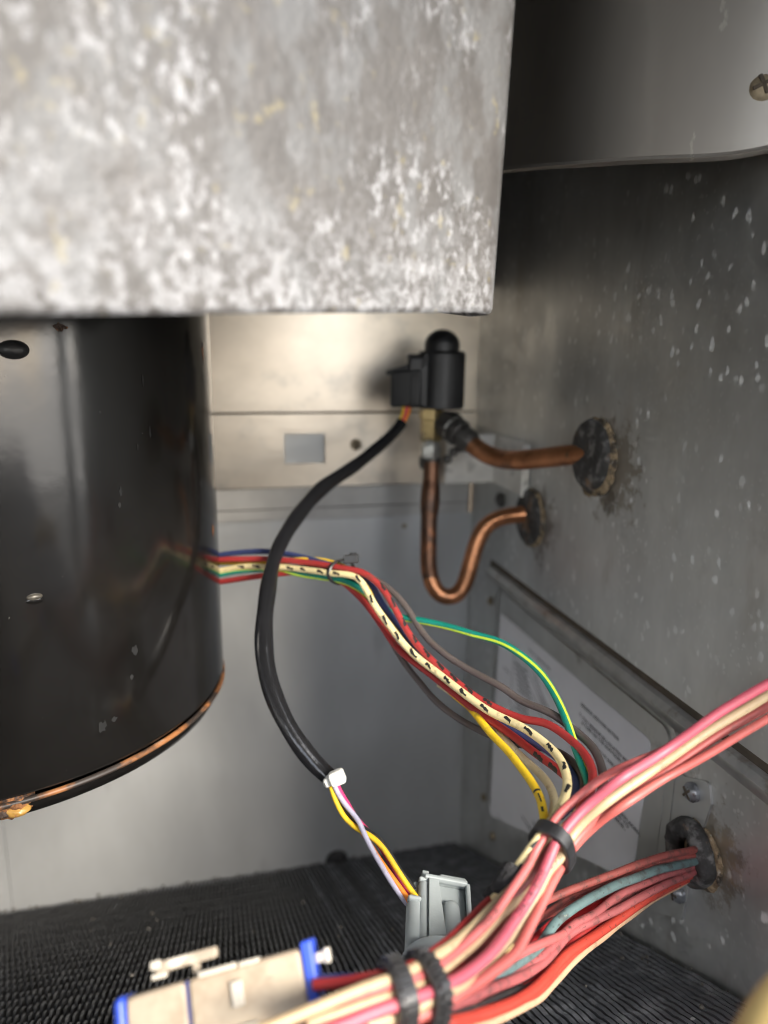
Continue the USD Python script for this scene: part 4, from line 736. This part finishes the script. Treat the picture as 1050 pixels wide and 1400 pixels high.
# dusty loom from the rubber grommet
LG = 'dusty'
lw_ = .00155
bw_([(962, 1158, .262), (940, 1163, .255), (900, 1171, .246), (838, 1195, .234), (788, 1213, .226), (746, 1231, .219), (712, 1252, .210), (680, 1285, .198), (640, 1320, .182), (590, 1352, .164)], 'dustred', 'dusty brick-red wire, uppermost of the loom leaving the rubber ring', r=.00125)
bw_([(962, 1164, .263), (940, 1170, .256), (900, 1180, .247), (855, 1200, .238), (813, 1221, .229), (774, 1240, .222), (739, 1254, .215), (705, 1278, .204), (670, 1310, .190), (630, 1340, .175), (590, 1365, .160)], 'dustred', 'second dusty brick-red wire just above the teal one', r=.00125)
bw_([(962, 1168, .264), (940, 1175, .258), (900, 1184, .250), (850, 1205, .241), (800, 1230, .231), (760, 1255, .221), (730, 1282, .208), (690, 1315, .192), (640, 1345, .175), (590, 1375, .160)], 'brightred', 'clean bright red wire half hidden behind the teal wire')
bw_([(962, 1173, .262), (940, 1179, .254), (900, 1190, .243), (860, 1204, .234), (838, 1213, .229), (801, 1231, .2205), (775, 1247, .2135), (757, 1266, .207), (745, 1284, .2015), (731, 1299, .196), (705, 1319, .187), (679, 1334, .178), (645, 1350, .168), (600, 1372, .156), (560, 1395, .150)], 'teal', 'dusty teal wire among the red ones, leaving the rubber ring', r=.00142)
bw_([(962, 1180, .263), (940, 1187, .256), (900, 1201, .245), (870, 1214, .238), (838, 1232, .230), (813, 1250, .223), (786, 1263, .217), (763, 1282, .209), (740, 1305, .199), (705, 1333, .186), (660, 1358, .171), (610, 1380, .157), (560, 1402, .150)], 'dustpink', 'dusty dark pink wire just below the teal one')
bw_([(962, 1186, .262), (940, 1195, .255), (900, 1216, .242), (850, 1240, .230), (813, 1257, .222), (785, 1272, .2155), (765, 1291, .208), (748, 1311, .200), (731, 1326, .192), (705, 1340, .182), (679, 1350, .173), (630, 1369, .159), (590, 1384, .1515), (550, 1410, .147)], 'dustpink', 'dusty pink wire lowest but one of the loom, with a crimped bend', r=.00125)
bw_([(962, 1188, .266), (930, 1204, .256), (888, 1228, .244), (850, 1254, .233), (820, 1274, .225), (801, 1287, .219), (780, 1302, .211), (760, 1322, .202), (737, 1349, .190), (716, 1365, .182), (695, 1374, .175), (647, 1389, .162), (612, 1398, .153), (560, 1420, .147)], 'redorange', 'red-orange wire lowest of the loom from the rubber ring', r=.00142)
bw_([(930, 1196, .262), (880, 1222, .250), (830, 1256, .236), (790, 1290, .219), (760, 1316, .208), (735, 1342, .196), (695, 1359, .181), (647, 1378, .165), (614, 1389, .155), (560, 1412, .150)], 'wblack', 'black wire between the red-orange and pink ones near the ribbed ties', r=.0011)
bw_([(962, 1190, .270), (930, 1208, .262), (888, 1233, .252), (850, 1260, .240), (800, 1300, .222), (772, 1328, .210), (752, 1349, .199), (737, 1364, .191), (716, 1378, .182), (695, 1388, .175), (663, 1401, .165), (620, 1412, .156)], 'tan', 'tan wire below the red-orange one at the bottom', r=.00105)
bw_([(962, 1176, .268), (930, 1188, .262), (880, 1212, .250), (830, 1240, .239), (790, 1266, .227), (755, 1300, .212), (715, 1330, .196), (660, 1362, .176), (600, 1392, .158)], 'dustred', 'dusty dark red wire deep between the pink strands of the loom')
bw_([(962, 1182, .267), (930, 1192, .260), (885, 1208, .250), (825, 1232, .237), (775, 1262, .223), (745, 1290, .211), (712, 1312, .199), (665, 1345, .181), (610, 1375, .162)], 'brightred', 'bright red wire showing in the gap under the teal one')

for k_, (m_, base, dx, dy, dd, lab) in enumerate((
    ('dustred', ((962, 1161, .266), (930, 1170, .258), (880, 1184, .246), (825, 1208, .234), (775, 1232, .224), (738, 1258, .213), (700, 1295, .197), (660, 1325, .182), (600, 1368, .160)), 0, 0, 0, 'thin brick-red wire squeezed between the two uppermost strands of the dusty loom'),
    ('dustpink', ((962, 1184, .265), (935, 1192, .257), (885, 1211, .245), (840, 1232, .233), (800, 1256, .222), (770, 1279, .2125), (745, 1306, .202), (715, 1328, .189), (670, 1352, .173), (610, 1384, .156)), 0, 0, 0, 'dusty pink wire wedged beside the strand with the crimped bend'),
    ('dark_red', ((962, 1187, .268), (925, 1203, .259), (880, 1222, .248), (835, 1250, .235), (795, 1278, .222), (765, 1305, .211), (740, 1333, .199), (700, 1360, .184), (640, 1385, .165)), 0, 0, 0, 'dark red wire in shadow above the red-orange one'),
    ('redorange', ((962, 1190, .267), (925, 1209, .257), (880, 1234, .244), (842, 1261, .2325), (810, 1284, .2235), (785, 1303, .215), (766, 1326, .205), (742, 1352, .194), (705, 1376, .180), (655, 1392, .165), (600, 1412, .154)), 0, 0, 0, 'second red-orange wire hugging the lowest strand of the loom'),
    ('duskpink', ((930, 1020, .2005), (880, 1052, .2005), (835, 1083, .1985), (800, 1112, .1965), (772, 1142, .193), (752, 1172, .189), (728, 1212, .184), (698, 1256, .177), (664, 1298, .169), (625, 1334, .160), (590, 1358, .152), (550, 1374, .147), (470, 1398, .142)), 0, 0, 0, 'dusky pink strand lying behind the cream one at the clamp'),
    ('dark_red', ((760, 1150, .193), (738, 1182, .189), (712, 1222, .184), (682, 1264, .177), (648, 1302, .169), (615, 1330, .160), (585, 1350, .153), (548, 1366, .148), (470, 1392, .142)), 0, 0, 0, 'dark red strand in the gaps behind the pink ones above the ribbed ties'),
    ('pink', ((745, 1160, .192), (722, 1196, .188), (697, 1236, .182), (666, 1277, .175), (634, 1312, .167), (602, 1336, .158), (574, 1350, .152), (530, 1366, .147), (440, 1392, .141)), 0, 0, 0, 'pink strand behind the upper cream ones beside the grey connector'),
    ('byellow', ((700, 1296, .176), (679, 1306, .1715), (659, 1334, .164), (632, 1350, .1575), (604, 1362, .152), (570, 1376, .149)), 0, 0, 0, 'short pale yellow stretch of wire just right of the ribbed ties'))):
    bw_(list(base), m_, lab, r=.00108)
# black tape on the cream wire
tp = Path(pts((702, 1190, .1835), (692, 1205, .1825), (681, 1219, .1840), (672, 1232, .1848)), 40)
single('black_tape', tp.tube(.0027 + .0009 * (meshkit.noise(np.stack([tp.s * 420, tp.s * 0, tp.s * 0], 1), 9) - .4), 22), M['tape'], 'frayed black cloth tape wrapped round the cream wire end', 'tape', smooth=60)

# ================================================================== CLAMP AND RIBBED TIES
def strap(c, axis, ru, rv, w, t, n=120, ribs=0, hint=None, rib_h=.0004, a0=0, a1=2 * math.pi):
    x, y, z = basis(axis, hint if hint is not None else (0, 0, 1)); a = np.linspace(a0, a1, n, endpoint=False)
    V = []
    for k, t_ in enumerate(a):
        d = math.cos(t_) * x * ru + math.sin(t_) * y * rv; nn = unit(math.cos(t_) * x / ru + math.sin(t_) * y / rv); rb = rib_h if ribs and (k * ribs * 2 // n) % 2 else 0
        for o, h in ((-w / 2, 0), (-w / 2, t * .7), (-w * .42, t), (-w * .30, t), (-w * .28, t + rb), (w * .28, t + rb), (w * .30, t), (w * .42, t), (w / 2, t * .7), (w / 2, 0)): V.append(c + d + nn * h + z * o)
    V = np.array(V); m_ = 10; i, j = np.meshgrid(np.arange(n), np.arange(m_), indexing='ij'); i2, j2 = (i + 1) % n, (j + 1) % m_
    q_ = np.stack([i * m_ + j, i2 * m_ + j, i2 * m_ + j2, i * m_ + j2], -1).reshape(-1, 4); f = np.vstack([q_[:, [0, 1, 2]], q_[:, [0, 2, 3]]])
    return (V, f) if trimesh.Trimesh(V, f, process=False).volume > 0 else (V, f[:, ::-1])
def wrap(c, reach, w, t, n=160, ribs=0, rib_h=.0005, gap=.0002, axis=None):
    """a strap drawn tight round the strands that pass within reach of c"""
    near = [(p_, r_, np.argmin(np.linalg.norm(p_.p - c, axis=1))) for p_, r_ in STRANDS]
    near = [(p_, r_, k) for p_, r_, k in near if np.linalg.norm(p_.p[k] - c) < reach]
    A = axis if axis is not None else unit(sum(p_.T[k] * np.sign(p_.T[k] @ near[0][0].T[near[0][2]]) for p_, _, k in near))
    x, y, z = basis(A, CD); circ = []
    for p_, r_, _ in near:
        d = (p_.p - c) @ z; k = np.argmin(np.abs(d) + 10 * (np.linalg.norm(p_.p - c, axis=1) > reach * 1.3))
        if abs(d[k]) > .003: continue
        q_ = p_.p[k] - c; from_ = (q_ @ x, q_ @ y); circ.append((from_, r_))
    from shapely.geometry import Point
    from shapely.ops import unary_union
    hull = unary_union([Point(*f_).buffer(r_ + gap) for f_, r_ in circ]).convex_hull.buffer(-.0035).buffer(.0036)
    ring = hull.exterior; V = []
    for k in range(n):
        a_ = ring.interpolate(k / n, normalized=True); b_ = ring.interpolate((k + .02) / n, normalized=True); tn = unit((b_.x - a_.x, b_.y - a_.y)); nn = np.array([tn[1], -tn[0]])
        if nn @ (np.array([a_.x, a_.y]) - np.array(hull.centroid.coords[0])) < 0: nn = -nn
        P0 = c + x * a_.x + y * a_.y; N_ = x * nn[0] + y * nn[1]; rb = rib_h if ribs and (k * ribs * 2 // n) % 2 else 0
        for o, h in ((-w / 2, 0), (-w / 2, t * .7), (-w * .42, t), (-w * .34, t), (-w * .32, t + rb), (w * .32, t + rb), (w * .34, t), (w * .42, t), (w / 2, t * .7), (w / 2, 0)): V.append(P0 + N_ * h + z * o)
    V = np.array(V); m_ = 10; i, j = np.meshgrid(np.arange(n), np.arange(m_), indexing='ij'); i2, j2 = (i + 1) % n, (j + 1) % m_
    q_ = np.stack([i * m_ + j, i2 * m_ + j, i2 * m_ + j2, i * m_ + j2], -1).reshape(-1, 4); f = np.vstack([q_[:, [0, 1, 2]], q_[:, [0, 2, 3]]])
    return (V, f) if trimesh.Trimesh(V, f, process=False).volume > 0 else (V, f[:, ::-1])
cc = P(754, 1154, .1885); ct = Thing('cable_clamp', 'smooth black plastic clamp holding the pink bundle in front of the sticker', 'clamp', cc)
part(ct, 'band', wrap(cc, .0095, .0040, .0012), M['tie'], 30)
ca = unit(P(735, 1190, .182) - P(790, 1115, .192)); across = unit(P(774, 1172, .188) - P(730, 1135, .188))
part(ct, 'tail', obox(P(724, 1158, .1885), unit(P(735, 1140, .188) - P(718, 1168, .188)), ca, np.cross(ca, across), .0075, .0032, .0040, .0006), M['tie'])
for k, (px, py, d) in enumerate(((542, 1378, .1470), (575, 1368, .1510))):
    c_ = P(px, py, d); t_ = Thing('ribbed_tie', ('left' if k == 0 else 'right') + ' one of the two ribbed black ties round the pink bundle', 'cable tie', c_)
    part(t_, 'strap', wrap(c_, .014, .0044, .0012, 360, ribs=30, rib_h=.0009), M['greytie'], 30)

# ================================================================== CREAM HOSE IN THE CORNER
hs = Path(pts((1150, 1322, .125), (1098, 1374, .115), (1064, 1424, .108), (1042, 1486, .104), (1032, 1566, .10)), 60)
single('cream_hose', hs.tube(.0058, 28), M['hose'], 'blurred cream hose crossing the bottom right corner', 'hose', smooth=70)
